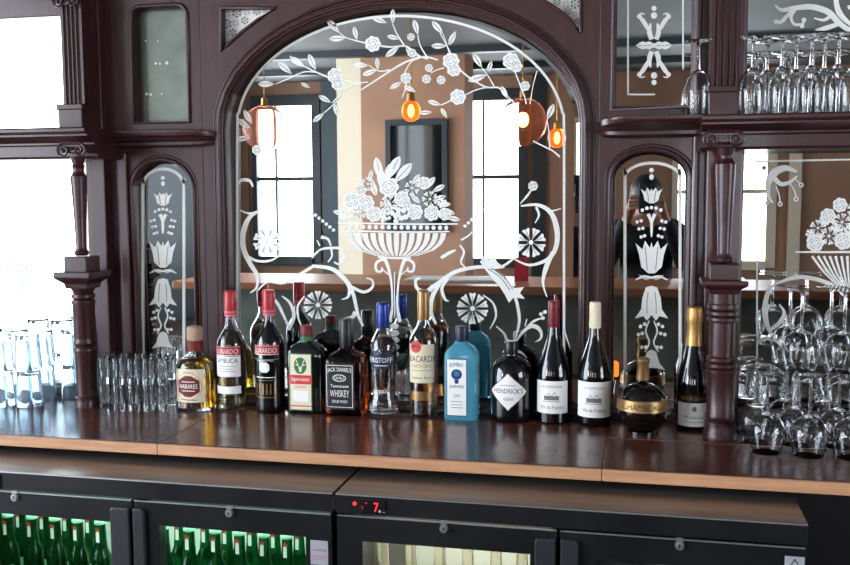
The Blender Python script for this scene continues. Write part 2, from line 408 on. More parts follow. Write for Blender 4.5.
tri_l = [fx(*p) for p in ((221, 52), (221, 8), (276, 8), (259, 19), (243, 31), (230, 43))]
tri_r = [fx(*p) for p in ((581, 34), (581, -14), (520, -14), (541, -1), (558, 10), (571, 21))]
plate('narrow_panel_frame', [(Xa, ZS), (Xa, ZT), (Xb, ZT), (Xb, ZS)], [A_L, U_L], YF, .03, M['mahog'], bb)
plate('arch_frame', [(Xb, ZS), (Xb, ZT), (Xc, ZT), (Xc, ZS)], [A_C, tri_l, tri_r], YF, .03, M['mahog'], bb)
plate('narrow_panel_frame', [(Xc, ZS), (Xc, ZT), (Xd, ZT), (Xd, ZS)], [A_R, U_R], YF, .03, M['mahog'], bb)
# raised mouldings round the openings
def ring(name, pf, o0, o1, y0, y1):
    plate(name, pf(o1), [pf(o0)], y0, y1, M['mahog'], bb, .003)
def pc(o): return arch_px(225, 581, 402, 122, 5, off=o)
ring('arch_moulding', pc, .002, .024, -.046, -.028)
bead('arch_bead', pc(.001), -.030, .005); bead('arch_bead', pc(.013), -.046, .006); bead('arch_bead', pc(.032), -.031, .004)
pl = lambda o: arch_px(132, 193, 402, 190, 160, off=o)
pr = lambda o: arch_px(611, 690, 414, 178, 150, off=o)
bead('panel_bead', pl(.002), -.030, .006); bead('panel_bead', pr(.002), -.030, .006)
bead('panel_bead', pl(.013), -.030, .0025); bead('panel_bead', pr(.013), -.030, .0025)
ul = lambda o: rect_px(131, 189, 8, 121, r=.03, off=o)
ur = lambda o: rect_px(615, 693, -32, 106, off=o)
bead('panel_bead', ul(.003), -.030, .006); bead('panel_bead', ur(.003), -.030, .006)
bead('spandrel_bead', tri_l, -.030, .005); bead('spandrel_bead', tri_r, -.030, .005)
# stiles beside the columns
x0 = fx(92, 200, -.06)[0]; x1 = fx(105, 200, -.06)[0]
MB().box(x0, x1, -.06, -.0301, ZS, ZT).build('stile', M['mahog'], bb, bevel=.003)
x0 = fx(118, 200, -.045)[0]; x1 = fx(127, 200, -.045)[0]
MB().box(x0, x1, -.045, -.0301, ZS, fx(120, 152, -.045)[1]).build('stile', M['mahog'], bb, bevel=.005)
x0 = fx(692, 200, -.06)[0]; x1 = fx(699, 200, -.06)[0]
MB().box(x0, x1, -.055, -.0301, ZS, ZT).build('stile', M['mahog'], bb, bevel=.005)
x0 = fx(706, 200, -.08)[0]; x1 = fx(742, 200, -.08)[0]
MB().box(x0, x1, -.08, -.0301, ZS, ZT).build('stile', M['mahog'], bb, bevel=.004)

# mirrors -----------------------------------------------------------
def mirror(name, pts, bev=.018, m='mirror'):
    """flat silvered glass with a bevelled rim: inner field at y=0, rim sloping back"""
    n = len(pts); cx = sum(p[0] for p in pts)/n; cz = sum(p[1] for p in pts)/n
    def inset(d):
        out = []
        for i in range(n):
            a = Vector(pts[i-1]); b = Vector(pts[i]); c = Vector(pts[(i+1) % n])
            t1 = (b-a).normalized(); t2 = (c-b).normalized()
            n1 = Vector((t1.y, -t1.x)); n2 = Vector((t2.y, -t2.x)); m = (n1+n2)
            m = m/max(m.dot(n1), .3) if m.length > 1e-6 else n1
            if m.dot(Vector((cx, cz))-b) < 0 and n < 30: pass
            out.append(b+m*d)
        return out
    o = inset(-.004); i_ = inset(bev); q = MB()
    vs = [(p[0], 0, p[1]) for p in i_]+[(p[0], .0014, p[1]) for p in o]
    fs = [tuple(range(n))]+[(k, (k+1) % n, n+(k+1) % n, n+k) for k in range(n)]
    q.add(vs, fs); return q.build(name, M[m], bb, recalc=False)
def wide(x0, x1, y0, y1): return rect_px(x0, x1, y0, y1, 0)
m_c = mirror('arch_mirror', arch_px(225, 581, 402, 122, 5, n=40))
m_l = mirror('narrow_mirror', A_L, .010); m_r = mirror('narrow_mirror', A_R, .010)
m_ul = mirror('upper_mirror', U_L, .006, 'clouded'); m_ur = mirror('upper_mirror', U_R, .006)
m_tl = mirror('spandrel_mirror', tri_l, .002); m_tr = mirror('spandrel_mirror', tri_r[::-1], .002)
m_bl = mirror('side_bay_mirror', wide(-70, 96, 152, 420), .004); m_br = mirror('side_bay_mirror', wide(739, 960, 144, 440), .012)
m_bul = mirror('upper_bay_mirror', wide(-70, 66, 16, 132), .004); m_bur = mirror('upper_bay_mirror', wide(742, 960, -40, 122), .012)
# rails of the side bays
def hbox(name, x0, x1, y0, y1, Yf, Yb, bev=.003):
    X0, Z1 = fx(x0, y0, Yf); X1, _ = fx(x1, y0, Yf); Z0 = fx(x0, y1, Yf)[1]
    return MB().box(X0, X1, Yf, Yb, Z0, Z1).build(name, M['mahog'], bb, bevel=bev)
XLL = fx(-70, 100, 0)[0]; XRR = fx(955, 100, 0)[0]; xLs = Xa; xRs = Xd
zt_l = fx(30, 18, -.02)[1]
MB().box(XLL, xLs, -.03, .03, zt_l, ZT).build('top_rail', M['mahog'], bb, bevel=.003)
MB().box(fx(66, 60, -.02)[0], xLs, -.04, .03, fx(60, 132, -.02)[1], zt_l).build('bay_stile', M['mahog'], bb, bevel=.003)
MB().box(XLL, xLs, -.03, .03, ZS, ZS+.03).build('bottom_rail', M['mahog'], bb, bevel=.003)
MB().box(xRs, XRR, -.03, .03, ZS, ZS+.03).build('bottom_rail', M['mahog'], bb, bevel=.003)
MB().box(xRs, XRR, -.03, .03, fx(800, -42, -.02)[1], ZT).build('top_rail', M['mahog'], bb, bevel=.003)

# cornices: stepped mouldings swept along x --------------------------
def cornice(name, x0, x1, zs_, prof, round_end=None):
    """prof: list of (y, z) from the wall round the front and back; swept from x0 to x1"""
    n = len(prof); vs = [(x0, y, z) for y, z in prof]+[(x1, y, z) for y, z in prof]
    fs = [tuple(range(n)), tuple(range(n, 2*n))[::-1]]+[(i, (i+1) % n, n+(i+1) % n, n+i) for i in range(n)]
    q = MB(); q.add(vs, fs); return q.build(name, M['mahog'], bb, smooth=30)
def prof_full(zb, zt, yf, yb=.03):
    h = zt-zb
    return [(yb, zb), (yf+.065, zb), (yf+.06, zb+.08*h), (yf+.06, zb+.42*h), (yf+.045, zb+.46*h), (yf+.045, zb+.52*h), (yf+.035, zb+.60*h),
            (yf+.018, zb+.68*h), (yf+.012, zb+.72*h), (yf+.012, zb+.78*h), (yf+.003, zb+.80*h), (yf, zb+.86*h), (yf, zb+.95*h), (yf+.004, zt), (yb, zt)]
zb_l = fx(30, 159.5, -.15)[1]; zt_lc = fx(30, 128, -.21)[1]
cornice('cornice', XLL, fx(88, 150, -.2)[0], 0, prof_full(zb_l, zt_lc, -.215))
zb_r = fx(800, 148.5, -.15)[1]; zt_rc = fx(800, 112.5, -.21)[1]
cornice('cornice', fx(702, 130, -.2)[0], XRR, 0, prof_full(zb_r, zt_rc, -.215))
def ledge(x0p, x1p, y0p, y1p, tip_left, dp):
    X0, Z1 = fx(x0p, y0p, -.09); X1, _ = fx(x1p, y0p, -.09); Z0 = fx((x0p+x1p)/2, y1p, -.07)[1]; h = Z1-Z0
    q = MB(); vs = []; fs = []; pf = [(0, 0), (.35, .0), (.45, .12), (.45, .3), (.7, .38), (.78, .55), (.95, .62), (1, .8), (1, .95), (.95, 1), (0, 1)]
    N = 14; n = len(pf); xs = []
    for i in range(N+1):
        t = i/N; s = min(1, (1-(1-min(t/.3, 1))**2)**.5+.02)           # rounded end
        x = X0+(X1-X0)*t if tip_left else X1-(X1-X0)*t
        for a, b in pf: vs.append((x, .0-.03-(dp*a)*s-.0002, Z0+h*(.5+(b-.5)*(.55+.45*s))))
    for i in range(N):
        for k in range(n): fs.append((i*n+k, i*n+(k+1) % n, (i+1)*n+(k+1) % n, (i+1)*n+k))
    fs += [tuple(range(n)), tuple(range(N*n, N*n+n))]
    q.add(vs, fs); return q.build('ledge', M['mahog'], bb, smooth=35)
ledge(88, 212, 131, 147, False, .065); ledge(596, 703, 118, 137, True, .118)

# columns -----------------------------------------------------------
YC = -.165
def column(xc, prof, block, cap, low, seg=28):
    P0 = onY(xc, 300, YC); s = depth(P0)/F_PX; X = P0.x
    z = lambda y: onY(xc, y, YC).z
    col = MB().loft([(z(y), h*s) for y, h in prof], seg, X, YC).build('column', M['mahog'], bb, smooth=40)
    a, b, h = block
    MB().box(X-h*s, X+h*s, YC-h*s, YC+h*s, z(b), z(a)).build('block', M['mahog'], col, bevel=.003)
    a, b, h1, h0 = cap; n = 4; q = MB()
    R = [(z(b), h0*s), (z(b-.3*(b-a)), h0*s*1.08), (z(b-.5*(b-a)), h1*s*.86), (z(b-.62*(b-a)), h1*s*.97), (z(b-.68*(b-a)), h1*s), (z(a), h1*s)]
    vs = []; fs = []
    for zz, hh_ in R: vs += [(X-hh_, YC-hh_, zz), (X+hh_, YC-hh_, zz), (X+hh_, YC+hh_, zz), (X-hh_, YC+hh_, zz)]
    for i in range(len(R)-1):
        for k in range(4): fs.append((i*4+k, i*4+(k+1) % 4, i*4+4+(k+1) % 4, i*4+4+k))
    fs += [(3, 2, 1, 0), tuple(range(len(R)*4-4, len(R)*4))]
    q.add(vs, fs); q.build('abacus', M['mahog'], col, bevel=.002)
    MB().loft([(zz if zz is not None else ZS+.0003, h*s) for zz, h in [(None if y is None else z(y), h) for y, h in low]], seg, X, YC).build('shaft', M['mahog'], col, smooth=40)
    return col, X, s
def capital(xc, yc, hw, hh_, col, Y):
    P0 = onY(xc, yc, Y); s = depth(P0)/F_PX; X, Z = P0.x, P0.z; q = MB()
    W = hw*s; H = hh_*s
    q.box(X-W*.8, X+W*.8, Y, Y+.09, Z-H*.4, Z+H*.75)
    q.tube([(X-W*.55, Y-.002, Z+H*.85), (X+W*.55, Y-.002, Z+H*.85)], H*.2, 8)
    for sg in (-1, 1):
        pts = []
        for i in range(34):
            t = i/33; a = PI/2-sg*t*PI*3.2; rr = H*.92*(1-t*.82)
            pts.append((X+sg*W*.58+rr*math.cos(a)*1.0, Y-.003-.004*t, Z-H*.05+rr*math.sin(a)))
        q.tube(pts, [H*.17*(1-.4*i/33) for i in range(34)], 8)
        q.ball((X+sg*W*.58, Y-.006, Z-H*.05), H*.22, 10, 8)
    for k in range(5): q.ball((X+(k-2)*W*.2, Y-.002, Z+H*.2), H*.2, 8, 6, sc=(.8, 1, 1.3))
    q.tube([(X-W*.35, Y, Z-H*.32), (X, Y, Z-H*.42), (X+W*.35, Y, Z-H*.32)], H*.1, 6)
    q.build('capital', M['mahog'], col, smooth=40)
colL, XcL, sL = column(83.5, [(255.5, 5.5), (254, 7), (252, 7.2), (250, 5.6), (247, 5.2), (215, 6.2), (190, 7.4), (178, 8), (176, 8.2), (175, 6.6), (171, 5.2), (168, 5.5), (166, 6.5), (164.5, 5.2), (161, 6.2), (157, 7.5)],
    (256, 272, 12.5), (271, 288, 20, 12),
    [(None, 12), (402, 12), (400, 11.2), (398, 11.6), (396, 11.6), (395, 9.6), (392, 9.7), (352, 10.8), (350, 11.3), (348, 11.3), (346, 9.7), (343, 11.4), (341, 11.4), (339, 10.5), (337, 10.9), (305, 10.7), (303, 11.4), (300, 11.4), (299, 9.7), (297, 11.4), (294, 11.4), (293, 9.6), (288, 11.6)])
capital(72, 150, 15.5, 7.8, colL, -.236)
colR, XcR, sR = column(722.8, [(262.5, 6.5), (261, 8.5), (258, 9), (256, 7), (252, 6.4), (215, 7.6), (185, 9.2), (166, 9.8), (164, 10), (162.5, 8), (158, 6), (155, 6.4), (152, 8), (150, 8), (148, 9)],
    (263, 279.5, 14.5), (279, 293, 22, 14),
    [(None, 16.2), (431, 16.2), (429, 14.8), (424, 15.2), (421, 15.2), (420, 12.6), (417, 14.6), (414, 14.6), (412, 13.7), (374, 14.1), (372, 15.0), (369, 15.0), (368, 12.6), (366, 15.0), (363, 15.0), (362, 12.6), (360, 14.8), (357, 14.8), (355, 12.6), (322, 12.6), (320, 15.0), (317, 15.0), (316, 12.6), (314, 15.0), (311, 15.0), (310, 12.6), (308, 14.8), (304, 14.8), (303, 13.5), (293, 13.7)])
capital(723.5, 139, 21, 9, colR, -.240)
# upper fluted pilasters standing on the cornice
def pilaster(x0, x1, y0, y1, bx0, bx1, by1, zc):
    Y = -.125; X0 = fx(x0, 60, Y)[0]; X1 = fx(x1, 60, Y)[0]; Z1 = fx(x0, y1, Y)[1]; zb = zc
    q = MB(); n = 4; w = (X1-X0); pts = [(X0, -.031), (X0, Y)]
    m = w*.10; fl = (w-2*m)/n
    for k in range(n):
        a = X0+m+k*fl
        for i in range(7):
            t = PI*i/6; pts.append((a+fl*.1+fl*.8*(.5-.5*math.cos(t)), Y+.006*math.sin(t)))
    pts += [(X1, Y), (X1, -.031)]
    N = len(pts); vs = [(x, y, Z1) for x, y in pts]+[(x, y, ZT) for x, y in pts]
    q.add(vs, [tuple(range(N))[::-1], tuple(range(N, 2*N))]+[(i, (i+1) % N, N+(i+1) % N, N+i) for i in range(N)])
    pil = q.build('pilaster', M['mahog'], bb, smooth=30)
    B0 = fx(bx0, 100, Y)[0]; B1 = fx(bx1, 100, Y)[0]
    MB().box(B0, B1, Y-.012, -.031, zb, Z1-.006).build('block', M['mahog'], pil, bevel=.003)
    MB().box(B0-.004, B1+.004, Y-.016, -.031, Z1-.012, Z1+.004).build('abacus', M['mahog'], pil, bevel=.003)
    return pil
pL = pilaster(62, 83, -20, 106, 60, 84, 130, zt_lc); pR = pilaster(711, 743, -20, 88, 708, 745, 113, zt_rc)
capital(66, 1, 14, 7, pL, -.134)
# ------------------------------------------------------------------ etched ornament on the glass
class Etch:
    def __init__(s, Y=-.0012): s.q = MB(); s.Y = Y; s.k = 0; s.T = lambda x, y: (x, y)
    def P(s, x, y, lay=0):
        x, y = s.T(x, y); P = onY(x, y, 0); return (P.x, s.Y-lay*.00025-(s.k % 40)*.000004, P.z)
    def poly(s, pts, m=0, lay=0):
        s.k += 1; s.q.add([s.P(x, y, lay) for x, y in pts], [tuple(range(len(pts)))], m)
    def stroke(s, pts, w, m=0, lay=0, n=8):
        s.k += 1; C = catmull([(a, b) for a, b in pts], n) if len(pts) > 2 else [Vector(p) for p in pts]; N = len(C); vs = []
        W = w if isinstance(w, (list, tuple)) else [w, w]
        for i in range(N):
            t = (C[min(i+1, N-1)]-C[max(i-1, 0)]); t = t.normalized() if t.length else Vector((1, 0)); nn = Vector((-t.y, t.x))
            u = i/max(N-1, 1)*(len(W)-1); j = min(int(u), len(W)-2); ww = (W[j]+(W[j+1]-W[j])*(u-j))/2
            vs += [s.P(*(C[i]+nn*ww), lay), s.P(*(C[i]-nn*ww), lay)]
        s.q.add(vs, [(2*i, 2*i+1, 2*i+3, 2*i+2) for i in range(N-1)], m)
    def leaf(s, x0, y0, x1, y1, w=None, m=0, gap=.35):
        d = Vector((x1-x0, y1-y0)); L = d.length; t = d/L; n = Vector((-t.y, t.x)); w = w or L*.36; a = Vector((x0, y0))
        for sg in (-1, 1):
            pts = [a]+[a+t*(L*u)+n*(sg*(w/2*math.sin(PI*u**.8)+.0)) for u in (.12, .28, .45, .62, .8)]+[a+d]
            pts += [a+t*(L*u)+n*(sg*gap) for u in (.75, .4, .15)]
            s.poly(pts, m)
    def dot(s, x, y, r, m=0, lay=0, n=12, e=1):
        s.poly([(x+r*math.cos(2*PI*k/n), y+r*e*math.sin(2*PI*k/n)) for k in range(n)], m, lay)
    def rose(s, x, y, r, e=1):
        for k in range(7):
            a = 2*PI*k/7; s.dot(x+.6*r*math.cos(a), y+.6*r*e*math.sin(a), r*.42)
        s.dot(x, y, r*.7, e=e)
        for rr, st in ((.62, 0), (.34, 1.2)):
            for k in range(4):
                a = st+k*PI/2
                s.stroke([(x+rr*r*math.cos(a+u), y+rr*r*e*math.sin(a+u)) for u in (0, .4, .8, 1.2)], .55, 1, 1, 4)
    def flower(s, x, y, r, n, e=1, m=0):
        for k in range(n):
            a = 2*PI*(k+.5)/n; c, d = math.cos(a), math.sin(a); w = PI/n*.80
            pts = [(x+r*.18*c, y+r*.18*d*e)]
            for u, ww in ((.5, .5), (.75, .85), (.95, 1.0), (1.0, .55), (.92, 0), (1.0, -.55), (.95, -1.0), (.75, -.85), (.5, -.5)):
                aa = a+w*ww*.95; pts.append((x+r*u*math.cos(aa), y+r*u*e*math.sin(aa)))
            s.poly(pts, m)
            s.stroke([(x+r*.3*c, y+r*.3*d*e), (x+r*.8*c, y+r*.8*d*e)], .7, 1, 1)
        s.dot(x, y, r*.16, m)
    def build(s, name, parent): return s.q.build(name, [M['frost'], M['frost2']], parent, recalc=False)

# --- border line following the arch
def arch_line(E, x0, x1, yb, ys, yt, w, n=24):
    xc = (x0+x1)/2; hw = (x1-x0)/2
    pts = [(x0, yb), (x0, (yb+ys)/2)]+[(xc+hw*math.cos(PI-PI*i/n), ys-(ys-yt)*math.sin(PI*i/n)) for i in range(n+1)]+[(x1, (yb+ys)/2), (x1, yb)]
    E.stroke(pts, w, n=3)
e = Etch(); arch_line(e, 237.5, 564, 402, 128, 16, 2.6)
e.stroke([(240, 128), (240, 260), (240, 400)], .6); e.build('etched_border', m_c)

# --- rose spray round the arch
e = Etch()
for q in [(327, 19.5, 339.6, 33), (329, 39, 346, 38), (353.8, 26.6, 357, 40), (371.5, 17, 387, 23), (393, 9, 392.7, 24), (387, 36, 400, 39), (385.6, 56.7, 399, 47),
          (406, 47, 414, 57.6), (414, 19.5, 418, 35), (353, 64.6, 369, 65.5), (377, 57.6, 377.7, 70), (362.6, 75, 377, 70), (308.6, 54, 315.7, 70), (390, 88.6, 401.6, 82),
          (404, 86, 416, 92), (290, 57, 305, 67), (301, 83, 310, 88), (318.6, 95.6, 331, 102.6), (313, 122, 324, 113), (334.5, 104, 338, 117), (432, 21, 443, 34), (431, 46, 447, 46),
          (449, 45, 456, 31), (473, 53, 482, 68), (488, 72, 492, 60), (468, 81, 487, 75), (428, 101, 441, 105), (501, 86, 508, 99), (554, 104, 547, 120), (419.5, 113, 432, 112), (441, 108, 447, 118),
          (278, 62, 292, 74), (258, 84, 275, 84), (244, 110, 252, 124), (237, 119, 250, 128), (236, 140, 250, 137)]: e.leaf(*q)
for x, y, r, k in [(373, 44, 8, 1), (335, 76, 7.5, 1.15), (338, 84, 6.5, 1), (406, 78, 5.5, 1), (451, 61, 8.5, 1), (454, 70, 7, .9), (511, 61, 8.5, 1), (516, 66, 6.5, 1), (458, 97, 8, 1), (411, 37, 3.8, 1), (429, 68, 4, 1),
                   (426.5, 79, 4.5, 1), (441, 80, 4.5, 1), (412, 53, 4.5, 1), (525, 86, 5, 1)]: e.rose(x, y, r, k)
for pts, w in [([(339.6, 33), (346, 37.5), (357, 41), (366, 43)], [.8, 1.4]), ([(381, 46), (392, 47), (405, 46), (412, 50), (421, 57)], [1.6, 1.2]), ([(392.7, 24), (397, 34), (404, 45)], [.9, 1.5]),
               ([(361, 90), (375, 81), (392, 70), (408, 61), (424, 57), (438, 60)], [1.1, 1.8, 1.4]), ([(369, 65.5), (379, 71), (390, 70)], [.8, 1.4]), ([(290, 56), (302, 65), (316, 72), (330, 78)], [1, 1.6]),
               ([(345, 81), (356, 83), (368, 82)], [1.2, .8]), ([(276, 84), (290, 78), (304, 72), (316, 72)], [.8, 1.4]), ([(332, 103), (342, 93), (350, 88), (361, 84)], [.9, 1.3]), ([(324, 113), (334, 104), (342, 94)], [.8, 1]),
               ([(405, 72), (411, 62), (420, 58)], [1, 1.2]), ([(402, 98), (405, 90), (407, 82)], [.9, 1.2]), ([(451, 54), (447, 46), (440, 33)], [1.2, .8]), ([(418, 35), (420, 45), (427, 57)], [.9, 1.4]), ([(412, 53), (420, 57), (428, 59)], [1, 1.4]),
               ([(431, 73), (437, 70), (444, 68)], [.8, 1.2]), ([(460, 70), (470, 78), (486, 87), (499, 88), (508, 97), (516, 104)], [1.6, 1.6, 1.2]), ([(465, 95), (476, 90), (488, 87)], [1, 1.4]), ([(482, 68), (488, 76), (494, 86)], [.9, 1.3]),
               ([(515, 72), (519, 82), (525, 98), (526, 104)], [1.2, 1.2]), ([(530, 104), (533, 86), (537, 71)], [1, .8]), ([(441, 105), (448, 102), (453, 99)], [.9, 1.2]), ([(533, 141), (545, 147), (553, 151), (560, 157)], [1.2, 1.8]), ([(547, 120), (549, 132), (550, 148)], [.9, 1.3]),
               ([(443, 34), (446, 42), (449, 52)], [.8, 1])]: e.stroke(pts, w)
e.build('etched_rose_spray', m_c)

# --- urn of fruit and flowers
e = Etch()
e.stroke([(338, 222.5), (398, 224), (458, 224)], [1.4, 1.8, 1.4]); e.stroke([(344, 230.5), (398, 232), (450, 231.5)], [1.4, 1.8, 1.4])
for k in range(17): e.dot(344+k*6.4, 226.8+.06*k, 2.1, 0, 0, 10, 1.1)
for k in range(13):
    u0 = -1+2*(k+.16)/13; u1 = -1+2*(k+.84)/13; L = []; Rr = []
    for t in (0, .25, .5, .75, 1):
        f = math.sqrt(max(0, 1-(t*.97)**2)); yy = 233+t*23; wd = (52*f*.78+12)*1.0
        L.append((396.5+wd*(u0*.97), yy)); Rr.append((396.5+wd*(u1*.97), yy))
    e.poly(L+Rr[::-1], 0)
e.stroke([(378, 257), (396, 258), (411, 257.5)], 2.4)
for sg in (-1, 1):
    X = lambda d: 395+sg*d
    e.stroke([(X(8), 260), (X(14), 260), (X(19), 264), (X(18), 271), (X(13), 271), (X(13), 267)], [3, 2.6, 1.6], n=5)
    e.stroke([(X(9), 261), (X(6), 270), (X(3.4), 284), (X(2.6), 305), (X(5), 322)], [3.5, 3, 2, 1.8, 4]); e.stroke([(X(14), 268), (X(6), 275)], 1)
e.stroke([(394.5, 272), (394.5, 318)], 1.0)
for k in range(5): e.dot(394.5, 326+k*7, 5.2-.3*abs(k-2), 0, 0, 14, .62)
random.seed(3)
def mass(E, spots):
    for x, y, r, kind in spots:
        if kind == 'r': E.rose(x, y, r)
        elif kind == 'b':
            for k in range(9):
                a = k*2.4; rr = r*.33*math.sqrt(k); E.dot(x+rr*math.cos(a), y+rr*math.sin(a), r*.30)
        else: E.flower(x, y, r, int(kind))
mass(e, [(352, 201, 9, 'r'), (366, 203, 8.5, 'r'), (359, 212, 8, '6'), (345, 214, 6, 'b'), (374, 214, 8, 'r'), (368, 184, 7, '6'), (361, 190, 5.5, 'r'), (389, 187, 10, 'r'), (389, 204, 9, '7'), (402, 199, 8, 'r'), (398, 214, 9, 'b'), (412, 188, 7.5, '6'),
         (415, 212, 8, 'r'), (424, 183, 6.5, 'r'), (430, 199, 8, '7'), (432, 213, 8, 'r'), (445, 214, 6.5, 'r'), (442, 203, 5, 'b'), (384, 216, 6, 'b'), (407, 205, 5, 'r')])
for q in [(376, 157, 381, 181), (400, 156, 387, 180), (412, 163, 394, 183), (391, 163, 386, 184), (381, 168, 381, 190), (376, 196, 371, 178), (333, 211, 345, 215), (338, 217, 350, 218), (345, 191, 356, 200), (343, 204, 353, 208), (357, 178, 365, 190),
          (445, 185, 432, 192), (446, 196, 433, 200), (451, 204, 436, 205), (455, 214, 440, 209), (460, 220, 446, 217), (435, 177, 424, 190), (420, 174, 412, 185), (404, 190, 397, 205), (420, 203, 410, 194), (385, 198, 392, 215), (372, 170, 369, 182)]: e.leaf(*q)
e.build('etched_flower_urn', m_c)

# --- scrolls, both sides
e = Etch(); e.rose(533, 186, 5); e.rose(257, 150, 5)
e.flower(267, 241.5, 14, 8); e.flower(531, 242.5, 15, 8); e.flower(318, 305, 14.5, 10); e.flower(472.5, 308.5, 16, 10)
for pts, w in [
    ([(240, 210), (250, 213.5), (262, 209.5)], [1, 2.2, 1]), ([(262, 209.5), (250, 217), (243.5, 232), (243.5, 248), (250, 263), (257, 275), (257, 287), (250, 293)], [2, 5.5, 5, 3.5, 1]),
    ([(247, 256), (258, 261), (272, 260), (283, 252)], [2.5, 2.5, 1]), ([(237, 185), (242, 180), (250, 181), (253, 187)], [2, 3.5, 1.5]), ([(258, 185), (262, 195), (272, 199)], [1, 2, 1]),
    ([(312, 266), (332, 269), (346.5, 281), (353, 293), (358, 314), (363, 326)], [3, 4.5, 3.5, 2]), ([(346, 281), (349.5, 289), (348, 297), (341.6, 299.5)], [3, 3, 1]), ([(355.5, 312), (352, 317), (340, 320)], [5, 3.5, 1]),
    ([(352, 287), (364, 292), (372.5, 287), (372, 280), (366.5, 278)], [3, 3, 2, 1.4]), ([(304.6, 296), (298, 306), (298.5, 318), (303, 329)], [1.2, 2.4, 1]), ([(312, 258), (320, 250), (330, 248), (341, 249), (345, 257), (340, 264), (334, 262)], [1.5, 2.5, 2.5, 1.6]),
    ([(321, 237), (328, 239), (331, 246)], [3.2, 1.5]), ([(331, 248), (332, 256), (328, 262)], [2.2, 1.2]), ([(320, 246), (317, 240)], [1.5, .8]), ([(258, 290), (268, 282), (284, 283), (300, 274), (312, 267)], [1.2, 2.4, 3]),
    ([(262, 293), (275, 300), (283, 314), (290, 330)], [1.4, 3, 2]), ([(289, 330), (294, 316), (290, 303), (282, 296)], [3, 3.4, 1]),
    ([(521, 206), (538, 205), (551, 213), (557, 230), (556, 247), (548, 259), (530, 265), (514, 259)], [1.4, 4, 5.6, 4.5, 3, 1]), ([(553, 252), (546, 268), (543, 283), (547, 297)], [4, 5, 2.5, .8]),
    ([(536, 207), (539, 215), (535, 223)], [2.6, 2.2, .8]), ([(540, 206), (550, 211), (561, 208.5)], [1.6, 2, 1]), ([(520, 204), (527, 196), (532, 189)], [.9, 2.4, .8]),
    ([(513, 259), (500, 267), (478, 267), (455, 272), (437, 284), (426, 291), (417, 288), (416, 280), (421, 278)], [2, 3.4, 4, 4, 3, 2]), ([(448, 278), (442, 288), (445, 299), (449, 301)], [3.4, 3, .9]), ([(440, 283), (432, 298), (431, 312), (436, 324)], [3.5, 4.5, 2]),
    ([(483, 295), (493, 303), (496, 316), (490, 329)], [1, 2.4, 1]), ([(514, 293), (518, 308), (519, 324), (513, 345), (508, 360)], [3, 3.2, 2.2, 1.4]), ([(508, 350), (505, 335), (496, 326)], [3, 2.6, .8]),
    ([(512, 348), (522, 333), (532, 326), (540, 330), (541, 338), (535, 342)], [1.6, 3, 4.2, 2.6, 1]), ([(524, 330), (534, 321), (543, 318)], [1, 2.6, .8]), ([(525, 326), (527, 319)], [1.8, .8]), ([(498, 362), (510, 352), (520, 352), (527, 358)], [1, 3, 1]),
    ([(460, 245), (464, 252), (461, 262), (466, 268)], [1.8, 2.2, 1]), ([(461, 240), (468, 236), (472, 232)], [2, 1]), ([(441, 258), (449, 253), (456, 250)], [3.2, 3.5, 1.2]),
    ]: e.stroke(pts, w)
for k in range(7): e.dot(312+k*3.6, 212+3.0*k, 1.7)
for k in range(6): e.dot(482-k*3.4, 210+3.2*k, 1.7)
e.poly([(484, 268), (494, 270), (502, 276), (509, 284), (514, 288), (524, 287), (520, 293), (525, 299), (514, 297), (509, 303), (505, 295), (500, 287), (492, 278)])
e.poly([(480, 262), (484, 256), (489, 260), (494, 255), (497, 262), (505, 268), (494, 269), (484, 267)])
e.stroke([(488, 269), (500, 277), (510, 290)], .9, 1, 1); e.stroke([(492, 268), (504, 276), (513, 290)], .7, 1, 1)
for x, y in ((541, 314), (545, 312), (543, 318)): e.dot(x, y, 2)
e.build('etched_scrollwork', m_c)

